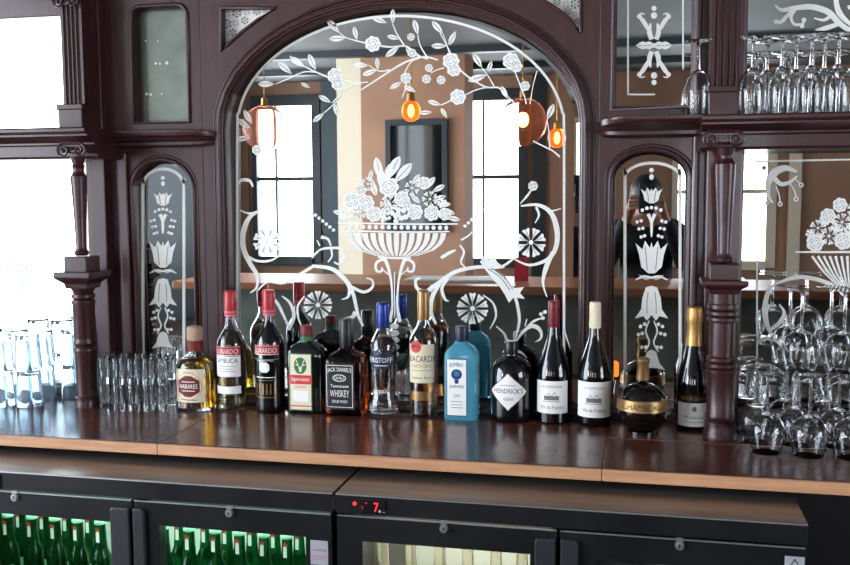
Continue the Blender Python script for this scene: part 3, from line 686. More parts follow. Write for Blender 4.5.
# --- tulip columns in the two narrow arched mirrors
def tulip_panel(parent, bx0, bx1, ys, yt, yb, cx, ty):
    e = Etch(); arch_line(e, bx0, bx1, yb, ys, yt, 3.0, 16); e.build('etched_border', parent)
    e = Etch(); t1, t2, t3, k = ty; c = cx
    def tulip(x, y, w, h, dn=False):
        s = -1 if dn else 1; Y = lambda v: y+s*v*h/2
        e.poly([(x-.5*w, Y(-.85)), (x-.28*w, Y(-.45)), (x-.2*w, Y(-.98)), (x-.05*w, Y(-.55)), (x, Y(-.9)), (x+.05*w, Y(-.55)), (x+.2*w, Y(-.98)), (x+.28*w, Y(-.45)), (x+.5*w, Y(-.85)),
                (x+.38*w, Y(-.1)), (x+.32*w, Y(.6)), (x+.1*w, Y(.98)), (x-.1*w, Y(.98)), (x-.32*w, Y(.6)), (x-.38*w, Y(-.1))])
        e.stroke([(x-.13*w, Y(.8)), (x-.16*w, Y(.1)), (x-.2*w, Y(-.6))], .8, 1, 1); e.stroke([(x+.13*w, Y(.8)), (x+.16*w, Y(.1)), (x+.2*w, Y(-.6))], .8, 1, 1)
    e.dot(c, t1-22*k, 2.1*k); e.dot(c, t1-16*k, 2.0*k, e=1.3); tulip(c, t1, 19*k, 14*k)
    for d in (-8, -4, 0, 4, 8): e.dot(c+d*k, t1+10.5*k+.04*d*d, 1.6*k)
    e.stroke([(c, t1+36*k), (c, t1+24*k), (c-3*k, t1+16*k)], [1.4, 2.8, 3.4]); e.stroke([(c, t1+36*k), (c, t1+24*k), (c+3*k, t1+16*k)], [1.4, 2.8, 3.4])
    for sg in (-1, 1):
        for d, yy in ((9, 22), (12.5, 23), (7.5, 28.5), (11, 29), (6, 35), (9, 36)): e.dot(c+sg*d*k, t1+yy*k, 1.5*k)
    tulip(c, t2, 28*k, 29*k)
    for sg in (-1, 1):
        e.stroke([(c, t2+18*k), (c+sg*7*k, t2+17*k), (c+sg*14*k, t2+20*k)], [2, 2.6, .8]); e.leaf(c+sg*2*k, t2+20*k, c+sg*11*k, t2+15.5*k, 2.4*k)
    y3 = t3
    e.poly([(c-5*k, y3-14*k), (c, y3-15.5*k), (c+5*k, y3-14*k), (c+8*k, y3-5*k), (c+9*k, y3+5*k), (c+14.5*k, y3+13*k), (c+7*k, y3+11*k), (c+4*k, y3+15*k), (c, y3+10*k), (c-4*k, y3+15*k), (c-7*k, y3+11*k), (c-14.5*k, y3+13*k), (c-9*k, y3+5*k), (c-8*k, y3-5*k)])
    e.stroke([(c-3*k, y3-10*k), (c-4*k, y3), (c-4*k, y3+9*k)], .8, 1, 1); e.stroke([(c+3*k, y3-10*k), (c+4*k, y3), (c+4*k, y3+9*k)], .8, 1, 1)
    for sg in (-1, 1):
        for d, yy in ((6, 18), (9.5, 20), (8, 26), (11.5, 27), (5, 38), (8.5, 38)): e.dot(c+sg*d*k, y3+yy*k, 1.6*k)
        e.stroke([(c+sg*2*k, y3+15*k), (c+sg*5*k, y3+24*k), (c+sg*2*k, y3+34*k), (c+sg*6*k, y3+42*k)], [1.2, 1.6, 1])
    e.poly([(c-4*k, y3+42*k), (c, y3+40*k), (c+4*k, y3+42*k), (c+7*k, y3+52*k), (c+12*k, y3+58*k), (c+4*k, y3+56*k), (c-4*k, y3+56*k), (c-12*k, y3+58*k), (c-7*k, y3+52*k)])
    e.build('etched_tulips', parent)
tulip_panel(m_l, 143, 184, 187, 169, 402, 163, (199, 254, 293, .96))
tulip_panel(m_r, 625, 680, 178, 163, 414, 651.5, (195.5, 257, 303.5, 1.15))

# --- upper right mirror: a small ornament with a thin border
e = Etch(); e.stroke([(628, -30), (628, 94.5)], 2); e.stroke([(683, -30), (683, 70)], 1.6); e.stroke([(627, 94.5), (655, 94.5)], 1.6); e.build('etched_border', m_ur)
e = Etch()
for sg in (-1, 1):
    c = 654; y = 45.5
    Y = lambda v: y-sg*v
    for tx in (-1, 1):
        e.stroke([(c+tx*2.2, Y(6)), (c+tx*4.5, Y(13)), (c+tx*3.5, Y(22))], [4.6, 5, 1.4]); e.stroke([(c+tx*3, Y(11)), (c+tx*8, Y(20)), (c+tx*12, Y(26)), (c+tx*15, Y(28))], [2, 4.4, 4.4, 1])
        e.dot(c+tx*14.5, Y(29), 2.5); e.stroke([(c+tx*9, Y(31)), (c+tx*13, Y(32)), (c+tx*17, Y(29))], [.8, 1.4, .8])
    for d, r in ((30, 3.2), (37, 2.6)): e.dot(c, Y(d), r)
for tx in (-1, 1):
    for d, r in ((5, 2.6), (11, 3.4)): e.leaf(654+tx*(d-5), 45.5, 654+tx*(d+7), 45.5, 8)
e.dot(654, 45.5, 2.4); e.build('etched_ornament', m_ur)
# the upper left mirror carries only a few cut sparkles
e = Etch()
for x, y, r in ((167, 63, 1.8), (156, 63.5, 1.4), (160, 63.8, 1.2), (147, 94, 1.6), (151, 94.5, 1.2), (146, 41, 1), (162, 94, .8), (158, 41, .8), (132.5+1.5, 52, 1)): e.dot(x, y, r)
e.build('etched_sparkles', m_ul)
# --- spandrels: dense blossoms
def spandrel(parent, pts, tri):
    e = Etch(-.0006); e.poly(tri, 0); e.Y = -.0012
    for x, y, r, k in pts: (e.flower(x, y, r, k, 1, 1) if k > 1 else e.rose(x, y, r))
    e.build('etched_blossoms', parent)
spandrel(m_tl, [(227, 14, 5, 1), (237, 13, 5, 6), (247, 12.5, 4.5, 1), (257, 11.5, 4, 6), (227, 24, 5, 6), (236, 23, 5, 1), (245, 20.5, 4, 6), (226, 34, 4.5, 1), (233, 32.5, 4, 6), (225, 43, 3.5, 6), (265, 11, 3, 1)], [(223, 48), (223, 10), (272, 9.5), (257, 19), (242, 30), (230, 41)])
spandrel(m_tr, [(575, -6, 5, 1), (565, -5, 5, 6), (555, -6, 5, 1), (575, 4, 5, 6), (566, 4, 5, 1), (557, 2, 4, 6), (575, 14, 4, 1), (568, 11, 4, 6), (577, 21, 3, 6), (545, -8, 4, 6)], [(579, 31), (579, -14), (524, -14), (542, -3), (558, 8), (570, 19)])

# --- right side bay: border, curling leaf and a broad urn
e = Etch(); e.stroke([(757, 402), (757, 161)], 1.8); e.stroke([(756, 161.5), (850, 159.5), (950, 157.5)], 1.8); e.build('etched_border', m_br)
e = Etch()
e.stroke([(797, 172), (786, 168), (774, 173), (768, 184), (769, 197), (773, 203)], [2, 6, 8, 6, 3, 1.5]); e.dot(767, 203, 2.4); e.stroke([(774, 178), (781, 184), (790, 182), (797, 176)], [5, 4, 1.5])
for x, y in ((780, 204), (796, 199), (801, 185), (764, 168)): e.dot(x, y, 2.6); e.dot(x, y, 1.4, 1, 1)
e.stroke([(776, 186), (779, 195), (780, 202)], 1.4); e.stroke([(789, 182), (794, 190), (796, 197)], 1.4); e.stroke([(794, 178), (800, 183)], 1.2)
e.stroke([(795, 252), (850, 252), (905, 251)], [1.5, 2.4, 1.5])
for k in range(14):
    a = (k-6.5)/6.5; e.stroke([(850+a*38, 256), (850+a*26, 272), (850+a*10, 288)], [2.6, 2.2, 1])
mass(e, [(815, 243, 9, 'r'), (818, 228, 8.5, '6'), (828, 216, 8, 'r'), (829, 236, 9, '7'), (840, 205, 7.5, 'r'), (842, 222, 9, '7'), (843, 241, 9, 'r'), (856, 210, 9, '6'), (858, 228, 9, 'r'), (858, 244, 8, 'b'), (872, 220, 9, 'r'), (873, 238, 9, '6'), (886, 243, 8, 'r'), (810, 235, 5, 'b'), (836, 228, 6, 'b'), (823, 222, 5, 'b'), (850, 232, 6, 'b')])
e.stroke([(775, 340), (767, 325), (765, 308), (768, 292), (775, 284)], [1, 5, 6, 4, 2]); e.stroke([(770, 330), (780, 322), (784, 312), (779, 304)], [3, 4, 3, 1]); e.stroke([(775, 284), (800, 277), (830, 284), (848, 300)], [2, 4, 4, 1])
e.stroke([(757, 343), (766, 338), (778, 343), (786, 352)], [3, 4, 3, 1]); e.build('etched_flower_urn', m_br)
e = Etch()
e.stroke([(775, 5), (782, 10), (795, 8), (812, 7), (828, 12), (838, 22), (850, 30), (870, 33)], [1.5, 4, 5, 6, 6, 5, 3]); e.stroke([(795, 9), (791, 17), (794, 24), (802, 24), (805, 20)], [4, 3, 2.5, 1.5]); e.stroke([(775, 21), (781, 22), (787, 16), (793, 10)], [3, 4, 3])
e.stroke([(838, -18), (836, 0), (840, 14), (852, 26)], [2, 5, 6, 3]); e.stroke([(815, 30), (826, 28), (838, 24)], [1, 5, 4]); e.stroke([(833, 14), (824, 20), (814, 18)], [4, 3, 1]); e.stroke([(848, 8), (860, 2), (868, -10)], [4, 4, 1])
for x, y in ((804, 20), (802, 26), (776, 22)): e.dot(x, y, 2.4)
e.build('etched_scroll', m_bur)
# --- left side bay: pale urn seen against the window light
e = Etch()
for k in range(7):
    a = (k-3)/3; e.stroke([(22+a*4, 285), (22+a*9, 272), (22+a*19, 257+4*abs(a))], [1.6, 3, 1])
e.stroke([(22, 285), (22, 305)], 4); e.stroke([(14, 307), (30, 307)], 2)
e.build('etched_vase', m_bl)
# ------------------------------------------------------------------ the counter
YE = onZ(520, 464, ZS).y
ctr = thing('back_bar_counter', 'long glossy dark wood counter with paler front edge under the bottles', 'counter', (0, 0, 0))
sx = [onZ(-90, 430, ZS).x, onY(158, 448, YE).x, onY(602, 472, YE).x, onY(960, 490, YE).x]
ZB = ZS-.026
for i in range(3):
    a, b = sx[i]+.0007, sx[i+1]-.0007
    bd = MB().box(a, b, YE+.004, -.0305, ZB, ZS).build('board', M['counter'], ctr, bevel=.0012)
    MB().box(a, b, YE-.004, YE+.004, ZB, ZS-.001).build('edge_strip', M['edge'], bd, bevel=.002)
p0 = onZ(600, 437.5, ZS)
MB().box(sx[2]+.002, sx[3], p0.y-.0015, p0.y+.0015, ZS-.001, ZS+.0006).build('joint_strip', M['bronze'], ctr)
for X in (sx[0]+.02, 1.2):
    MB().box(X, X+.04, -.3, .03, 0, ZB).build('support', M['darkwall'], ctr)

# ------------------------------------------------------------------ bottles
class Bottle:
    """px profile -> metres at the bottle's own distance from the camera"""
    def __init__(s, name, label, cat, xc, yb, rpx, ratio=1.0, n=2, group=None):
        s.xc = xc; P = onZ(xc, yb, ZS); r = rpx*depth(P)/F_PX; s.ratio = ratio; s.n = n
        y = min(P.y+r*ratio, -.034-r*ratio); s.Y = y
        s.A = onY(xc, yb-20, y); s.s = depth(s.A)/F_PX; s.X = onY(xc, yb, y).x
        s.root = thing(name, label, cat, (s.X, y, ZS+.0005), group); s.prof = []
        s.ry = r*ratio
    def z(s, py): return max(0.0, onY(s.xc, py, s.Y).z-ZS)
    def zf(s, py): return onY(s.xc, py, s.Y-s.ry).z-ZS
    def rings(s, prof):
        out = []
        for q in prof:
            zz = 0.0 if q[0] is None else (q[0][0] if isinstance(q[0], tuple) else s.z(q[0])); rx = q[1]*s.s
            ratio = q[2] if len(q) > 2 else s.ratio; n = q[3] if len(q) > 3 else s.n
            out.append((zz, rx, rx*ratio, n))
        return out
    def body(s, prof, m, name='glass_body', seg=40, smooth=50):
        s.prof = s.rings(prof); return MB().loft(s.prof, seg).build(name, m, s.root, smooth=smooth)
    def shell(s, prof, m, t=.0022, name='glass_body', seg=40):
        o = s.rings(prof); s.prof = o
        inn = [(max(z, .007), rx-t, ry-t, n) for z, rx, ry, n in o if z > .0005]
        inn = [(.007, inn[0][1], inn[0][2], inn[0][3])]+[q for q in inn if q[0] > .0075]
        s.inn = inn
        return MB().loft(o+inn[::-1], seg).build(name, m, s.root, smooth=50)
    def liquid(s, py, m, seg=40):
        zt = s.z(py); R = [(q[0]+(.0006 if i == 0 else 0), q[1]-.0004, q[2]-.0004, q[3]) for i, q in enumerate(s.inn)]
        out = [q for q in R if q[0] < zt]
        nx = next((q for q in R if q[0] >= zt), R[-1]); a = out[-1]; u = (zt-a[0])/max(nx[0]-a[0], 1e-6)
        out.append((zt, a[1]+(nx[1]-a[1])*u, a[2]+(nx[2]-a[2])*u, a[3]))
        return MB().loft(out, seg).build('liquid', m, s.root, smooth=50)
    def part(s, name, prof, m, seg=24, smooth=40, parent=None):
        return MB().loft(s.rings(prof), seg).build(name, m, parent or s.root, smooth=smooth)
    def front(s, x, z, off):
        P = s.prof; a = P[0]; b = P[-1]
        for i in range(len(P)-1):
            if P[i][0] <= z <= P[i+1][0]: a, b = P[i], P[i+1]; break
        u = (z-a[0])/max(b[0]-a[0], 1e-6); u = min(max(u, 0), 1); rx = a[1]+(b[1]-a[1])*u; ry = a[2]+(b[2]-a[2])*u; n = a[3]
        t = min(abs(x)/rx, .985); return -ry*(1-t**n)**(1/n)-off
class Label:
    def __init__(s, b): s.b = b; s.q = MB(); s.mats = []; s.lay = 0
    def mi(s, m):
        if m not in s.mats: s.mats.append(m)
        return s.mats.index(m)
    def pt(s, px, py, lay):
        b = s.b; x = (px-b.xc)*b.s*.985; z = b.zf(py); return (x, b.front(x, z, .0005+lay*.00022), z)
    def patch(s, x0, x1, y0, y1, m, shape='rect', lay=0, nr=18, nc=18, r=0):
        vs = []; fs = []
        for i in range(nr+1):
            v = i/nr; y = y0+(y1-y0)*v; w = 2*v-1
            k = {'rect': 1, 'oval': math.sqrt(max(0, 1-w*w)), 'diamond': max(.04, (1-abs(w)**1.25)), 'hex': min(1, 1.55*(1-abs(w))+.28) if abs(w) < .999 else .28,
                 'shield': min(1, .55+.9*(1-abs(w)))}[shape]
            for j in range(nc+1):
                u = (2*j/nc-1)*k; vs.append(s.pt((x0+x1)/2+u*(x1-x0)/2, y, lay))
        for i in range(nr):
            for j in range(nc): fs.append((i*(nc+1)+j, i*(nc+1)+j+1, (i+1)*(nc+1)+j+1, (i+1)*(nc+1)+j))
        s.q.add(vs, fs, s.mi(m)); return s
    def ring(s, cx, cy, rx, ry, w, m, lay=1, n=28, a0=0, a1=2*PI):
        vs = []
        for i in range(n+1):
            a = a0+(a1-a0)*i/n
            for k in (0, w): vs.append(s.pt(cx+(rx-k)*math.cos(a), cy+(ry-k)*math.sin(a), lay))
        s.q.add(vs, [(2*i, 2*i+1, 2*i+3, 2*i+2) for i in range(n)], s.mi(m)); return s
    def poly(s, pts, m, lay=1): s.q.add([s.pt(x, y, lay) for x, y in pts], [tuple(range(len(pts)))], s.mi(m)); return s
    def text(s, t, cx, cy, w, h, m, lay=2, arc=0):
        V, Fs, asp = text_mesh(t)
        s.q.add([s.pt(cx+x*w, cy-y*h+arc*(2*x)**2, lay) for x, y in V], Fs, s.mi(m)); return s
    def line(s, x0, x1, y, w, m, lay=1, nc=10):
        return s.patch(x0, x1, y-w/2, y+w/2, m, 'rect', lay, 1, nc)
    def build(s, name='label', parent=None): return s.q.build(name, s.mats, parent or s.b.root, recalc=False, smooth=60)

# 1 squat bottle of golden tequila
b = Bottle('spirit_bottle', 'squat round bottle of golden spirit with wooden stopper and cream label', 'bottle', 197, 412, 19.5, .9, 2.3)
b.shell([(None, 18.5), ((.004,), 19.5), (404, 19.5), (372, 19.5), (364, 18.5), (359, 15), (355.5, 10), (353, 7.6), (349, 7.2), (344, 7.2), (342, 7.8), (340.5, 7.4)], M['glass'], .003)
b.liquid(358, M['amber'])
b.part('stopper', [(341, 6.2), (340, 7.8), (329, 8), (327, 7.4), (326, 5)], M['cork'])
b.part('neck_wrap', [(351, 7.7), (344, 7.9), (340.2, 8.1)], M['maroon'])
L = Label(b); L.patch(182, 212, 370, 403, M['cream']).ring(197, 387, 13.5, 14, .5, M['pink'], 1).patch(185.5, 208.5, 376.5, 397.5, M['maroon'], 'hex', 1)
L.text('HABARES', 197, 387, 19, 4.4, M['white'], 2).line(190, 204, 391.5, .7, M['white'], 2).line(190, 204, 382.5, .7, M['white'], 2).text('TEQUILA', 197, 373.3, 12, 2, M['grey_ink'], 1).line(188, 206, 400.5, .8, M['maroon'], 1); L.build()

# 2, 3 tall liqueurs with red caps
def liqueur(label, xc, yb, top, dark):
    b = Bottle('liqueur_bottle', label, 'bottle', xc, yb, 14.5, group=None); d = top-291
    P = [(None, 13.6), ((.004,), 14.3), (405+d, 14.5), (345+d, 14.5), (340+d, 13.8), (334+d, 11), (328+d, 7), (322+d, 5.2), (314+d, 5), (300+d, 5), (296+d, 5)]
    if dark: b.body(P, M['dark_glass'])
    else: b.shell(P, M['glass'], .002); b.liquid(331, M['pale'])
    b.part('cap', [(314+d, 6.3), (306+d, 6.5), (292.5+d, 6.2), (291+d, 5.6)], M['red']); b.part('cap_band', [(316.5+d, 5.8), (311+d, 6.6), (310.8+d, 6.3)], M['pink'])
    L = Label(b); a = xc-12.8; c = xc+12.8
    L.patch(a, c, 348+d, 356+d, M['red']).text('LUXARDO', xc, 352+d, 23, 5, M['white'], 1).line(a, c, 347.6+d, 1, M['pink'], 1).line(a, c, 356+d, .8, M['white'], 1)
    if dark:
        L.line(a, c, 360, .8, M['grey_ink']).patch(xc-5.5, xc+5, 363, 373, M['white'], 'shield', 1).line(xc-10, xc+10, 378, .8, M['white'], 1).line(xc-8, xc+8, 381, .6, M['grey_ink'], 1).line(xc-10, xc+10, 398, .7, M['bronze'], 1)
        L.text('AMARETTO', xc, 361.2, 17, 1.8, M['white'], 1)
        for k in range(6): L.patch(xc-10+k*3.8, xc-8.8+k*3.8, 384, 395, M['bronze'], 'rect', 1, 3, 2)
    else:
        L.patch(a, c, 357, 377.5, M['white'], 'rect').text('SAMBUCA', xc, 361.2, 22, 4.6, M['ink'], 1).line(xc-9, xc+9, 367, .5, M['grey_ink'], 1).line(xc-7, xc+7, 369.5, .5, M['grey_ink'], 1).line(xc-9, xc+9, 372, .5, M['grey_ink'], 1)
        L.text('ANICE', xc, 382.3, 17, 5, M['bronze'], 0).patch(a, c, 387, 394.5, M['white'], 'rect')
    L.build()
liqueur('tall clear liqueur bottle with red cap and white label', 233, 412, 291, False)
liqueur('tall black liqueur bottle with red cap and red label band', 271, 414, 290, True)

# 4 flat green herbal liqueur
b = Bottle('herbal_liqueur_bottle', 'square shouldered dark green bottle with stag emblem and orange label band', 'bottle', 308, 414, 18.5, .62, 6)
b.body([(None, 17.8), ((.004,), 18.5), (408, 18.6), (356, 18.6), (350, 18), (345.5, 14), (343, 9.5, .7, 4), (341, 6.6, 1, 2.4), (336, 6, 1, 2), (330, 6, 1, 2)], M['dark_green_glass'])
b.part('cap', [(336, 6.3, 1, 2), (335, 6.5, 1, 2), (327, 6.5, 1, 2), (325.5, 5.6, 1, 2)], M['maroon'])
b.part('neck_band', [(341, 6.8, 1, 2.1), (336, 6.4, 1, 2)], M['greenink'])
L = Label(b); L.patch(293, 317, 354, 411, M['greenink']).patch(294, 316, 355, 410, M['cream'], 'rect', 1).patch(298.4, 311.6, 357.5, 374.5, M['greenink'], 'oval', 2)
for sg in (-1, 1):
    for q in ([(305, 370), (305+sg*2.6, 366), (305+sg*4.6, 360.5), (305+sg*3.8, 360.2), (305+sg*1.8, 365.5)], [(305+sg*2.2, 366.5), (305+sg*5.4, 365.2), (305+sg*5.2, 364.4), (305+sg*2.4, 365.2)]): L.poly(q, M['cream'], 3)
L.poly([(303, 367), (307, 367), (306, 372.5), (304, 372.5)], M['cream'], 3).patch(293, 317, 375.5, 384.5, M['redink'], 'rect', 3).text('Jägermeister', 305, 380, 20, 5.2, M['white'], 4)
L.text('LIQUEUR', 305, 387.5, 12, 2, M['redink'], 2).patch(297, 313, 391, 402, M['white'], 'rect', 2).line(294, 316, 406.3, 1.2, M['redink'], 2); L.build()

# 5 square whiskey bottle
b = Bottle('whiskey_bottle', 'square whiskey bottle with black cap and black label', 'bottle', 347.5, 416.5, 19.5, .8, 7)
b.body([(None, 18.6), ((.004,), 19.4), (410, 19.5), (362, 19.5), (357, 18.6), (353, 14.5, .85, 4), (350, 8.5, 1, 2.5), (347, 6.6, 1, 2), (336, 6.2, 1, 2)], M['brown_glass'])
b.part('cap', [(346, 7, 1, 2), (345, 7.2, 1, 2), (321, 7, 1, 2), (319, 6.2, 1, 2)], M['black'])
L = Label(b); L.patch(329, 360, 364, 410, M['ink']); L.text("JACK DANIEL'S", 344.5, 370.5, 25, 5.4, M['white'], 1, .9).ring(344.5, 378.5, 7, 3.6, .7, M['white'], 1).text('Old No.7', 344.5, 378.4, 10, 3.2, M['white'], 1)
L.text('Tennessee', 344.5, 386.5, 19, 3.2, M['white'], 1).text('WHISKEY', 344.5, 394, 20, 7, M['white'], 1).text('SOUR MASH', 344.5, 402, 16, 3, M['white'], 1)
for q in ((331, 358, 366, .5), (331, 358, 407.6, .5)): L.line(q[0], q[1], q[2], q[3], M['white'], 1)
for x in (331, 358): L.patch(x-.25, x+.25, 366, 407.6, M['white'], 'rect', 1, 6, 1)
L.build()

# 6 clear vodka with blue cap
b = Bottle('vodka_bottle', 'clear vodka bottle with blue cap and dark blue crest', 'bottle', 384, 418, 15.5)
b.shell([(None, 14), ((.004,), 15), (411, 15.8), (405, 16), (399, 15.4), (394, 13.6), (388, 13.2), (350, 13.4), (343, 13), (337, 10.5), (331, 7), (327, 5.6), (310, 5.2), (308, 5.2)], M['glass'], .0022)
b.liquid(336, M['clearliq'])
b.part('cap', [(328, 6.2), (326, 6.4), (306, 6.2), (303.5, 5.8), (302.5, 5)], M['bluecap'])
L = Label(b); L.patch(371.5, 396.5, 352, 370, M['navy'], 'shield').poly([(379, 356), (382, 350), (384.5, 347.5), (386, 351), (389, 352), (387, 356)], M['navy'], 0).poly([(381.5, 355), (383.5, 350), (385.5, 354)], M['white'], 1)
L.text('ERISTOFF', 384, 361, 23, 5, M['white'], 1).line(377, 391, 366.5, .7, M['white'], 1); L.build()
L = Label(b); L.text('VODKA', 384, 392.6, 15, 3.4, M['white'], 0); L.build('lettering')

# 7 amber rum
b = Bottle('rum_bottle', 'tall amber rum bottle with gold cap and cream label', 'bottle', 424, 418, 14.3)
b.shell([(None, 13.6), ((.004,), 14.2), (412, 14.4), (341, 14.4), (336, 13.4), (331, 10.5), (326, 7.2), (321, 5.6), (312, 5.2), (296, 5)], M['glass'], .002)
b.liquid(329, M['rum'])
b.part('cap', [(320, 5.9), (318, 6.1), (294, 5.9), (291, 5.6), (290, 4.8)], M['bronze'])
L = Label(b); L.patch(411.5, 436.5, 345, 383.5, M['cream']).patch(413, 425, 341, 353.5, M['redink'], 'oval', 1)
L.poly([(414.8, 346), (417.5, 344.8), (419, 346), (420.5, 344.8), (423.2, 346), (421.5, 349), (419, 351), (416.5, 349)], M['ink'], 2)
L.text('BACARDI', 424.2, 359.4, 24.5, 6.4, M['ink'], 1).text('CARTA ORO', 424.2, 366.4, 20, 3.4, M['bronze'], 1).line(414, 434, 371, .5, M['grey_ink'], 1).text('Superior Rum', 424.2, 378.5, 20, 3.4, M['ink'], 1); L.build()
L = Label(b); L.patch(411.5, 436.5, 392, 401, M['bronze'], 'rect'); L.build('lower_band')

# 8 turquoise gin
b = Bottle('gin_bottle', 'square turquoise glass gin bottle with dark cap and white label', 'bottle', 462, 421, 16.5, .75, 6)
b.body([(None, 15.8), ((.004,), 16.4), (414, 16.6), (357, 16.6), (352, 15.8), (347, 12, .8, 4), (343.5, 7.6, 1, 2.4), (341, 6.2, 1, 2), (332, 5.8, 1, 2)], M['blue_glass'])
b.part('cap', [(341, 6.6, 1, 2), (339, 6.9, 1, 2), (328, 6.7, 1, 2), (326, 6, 1, 2)], M['navy'])
L = Label(b); L.patch(448.5, 469.5, 359, 416.5, M['blueink']).patch(449.3, 468.7, 360, 415.7, M['white'], 'rect', 1).text('BOMBAY', 459, 365, 14, 4, M['blueink'], 2, .8).patch(453.5, 464.5, 369.5, 380, M['blueink'], 'oval', 2).patch(456, 462, 371.5, 377, M['blue_glass'], 'oval', 3)
L.poly([(456.5, 380), (461.5, 380), (460.5, 384), (457.5, 384)], M['blueink'], 2).text('SAPPHIRE', 459, 387, 15, 3, M['blueink'], 2).text('GIN', 459, 396, 6, 3, M['grey_ink'], 2).line(453, 465, 402, .5, M['grey_ink'], 2).line(453, 465, 405, .5, M['grey_ink'], 2).line(453, 465, 408, .5, M['grey_ink'], 2); L.build()

# 9 black apothecary gin
b = Bottle('apothecary_gin_bottle', 'squat black apothecary bottle with white diamond label', 'bottle', 511, 420.5, 21, .95)
b.body([(None, 19.6), ((.005,), 20.6), (412, 21), (374, 21), (366, 19.6), (360, 15.5), (356.5, 10), (355, 6.6), (350, 6), (344, 6)], M['dark_glass'])
b.part('stopper', [(354, 6.6), (352, 6.9), (343, 6.9), (341, 6)], M['black'])
L = Label(b); L.patch(492.5, 528.5, 374, 411, M['grey_ink'], 'diamond').patch(493.3, 527.7, 375, 410, M['white'], 'diamond', 1).text("HENDRICK'S", 510.6, 391.5, 29, 4.8, M['ink'], 2).text('GIN', 510.6, 399.5, 9, 3, M['ink'], 2).line(502, 519, 386, .5, M['grey_ink'], 2); L.build()

# 10, 11 wine
def wine(label, xc, yb, top, foil, lx, ly0, ly1):
    b = Bottle('wine_bottle', label, 'bottle', xc, yb, 17)
    d = top-301
    b.body([(None, 15.6), ((.004,), 16.6), (419+d, 17), (376+d, 17), (368+d, 16.2), (358+d, 13.2), (348+d, 9.8), (339+d, 7), (332+d, 5.8), (318+d, 5.2), (306+d, 5), (304+d, 5)], M['dark_green_glass'] if d else M['dark_glass'])
    b.part('capsule', [(327+d, 5.6), (325+d, 5.9), (305+d, 5.6), (302+d, 5.5), (301+d, 4.8)], foil)
    L = Label(b); x0, x1 = lx; c = (x0+x1)/2; h = ly1-ly0
    L.patch(x0, x1, ly0, ly1, M['white']).text('LA CAMPAGNE', c, ly0+h*.17, 20, 2.5, M['grey_ink'], 1)
    e = ly0+h*.5
    L.patch(c-7.5, c+7.5, e-1.5, e+2.8, M['grey_ink'], 'rect', 1).poly([(c-6, e-1.3), (c-3, e-4.5), (c, e-1.3)], M['grey_ink'], 1).poly([(c, e-1.3), (c+3, e-5.5), (c+6, e-1.3)], M['grey_ink'], 1).line(c-9, c+9, e+4.2, .6, M['grey_ink'], 1)
    L.text('Vin de France', c, ly0+h*.80, 22, 3.6, M['ink'] if d else M['grey_ink'], 1); L.build()
wine('dark wine bottle with burgundy capsule and white label', 553, 424.5, 301, M['burgundy'], (537.5, 568), 381.5, 414)
wine('dark wine bottle with cream capsule and white label', 594, 427.5, 302, M['cream'], (578, 610.5), 382.5, 418)

# 12 round black raspberry liqueur
b = Bottle('orb_liqueur_bottle', 'round black orb bottle with gold lettered band and crown stopper', 'bottle', 642, 437, 19)
b.ry = 24*b.s
P = [(None, 14.5), ((.006,), 14.5), (430, 11.5)]
for i in range(17):
    a = -1.15+i*(2.62/16); P.append((407.5-25.5*math.sin(a), 25*math.cos(a)))
P += [(379.5, 6.5), (376, 5.4), (370, 5.2)]
b.Y = b.Y-.012 if b.Y > -.1 else b.Y; b.root.location.y = b.Y
b.body(P, M['violet_glass'], seg=48)
b.part('stopper', [(380, 6.4), (378, 6.7), (364, 5.6), (362, 6.6), (359, 6.6), (357.5, 5)], M['bronze'])
b.part('gold_band', [(408.4, 24.95), (408, 25.6), (397.4, 24.6), (397, 23.4)], M['old_gold'], 48)
L = Label(b); b.ry = 25*b.s
L.text('CHAMBORD', 642, 408.2, 40, 6.2, M['ink'], 9); L.build('lettering')

# 13 sparkling wine
b = Bottle('sparkling_wine_bottle', 'sparkling wine bottle with gold foil neck beside right column', 'bottle', 692.5, 431, 17)
b.body([(None, 15.6), ((.004,), 16.6), (425, 17), (385, 17), (376, 16), (366, 13.4), (356, 10.4), (346, 8.2), (338, 7), (318, 6.2), (312, 6)], M['dark_glass'])
b.part('foil', [(345, 8.5), (343, 8.4), (336, 7.6), (324, 7.2), (321, 8), (317, 8.2), (312, 7.6), (308, 7.4), (306.5, 6)], M['gold'])
L = Label(b); L.patch(678, 708.5, 396, 402.5, M['ink']).text('BRUT CUVEE', 693, 399.2, 24, 3, M['gold'], 1).patch(677.5, 709, 403.5, 427, M['white'], 'rect').patch(690.8, 695.2, 407, 412, M['grey_ink'], 'oval', 1).text('Prosecco', 693, 417.5, 19, 3.4, M['grey_ink'], 1).line(684, 702, 422.5, .5, M['grey_ink'], 1); L.build()

# ------------------------------------------------------------------ glasses
def glass(rings_out, rings_in, seg, name, m, parent=None, n=2):
    return MB().loft([(z, r, r, n) for z, r in rings_out]+[(z, r, r, n) for z, r in rings_in[::-1]], seg).build(name, m, parent, smooth=45)
ORD = ['first', 'second', 'third', 'fourth', 'fifth', 'sixth', 'seventh']
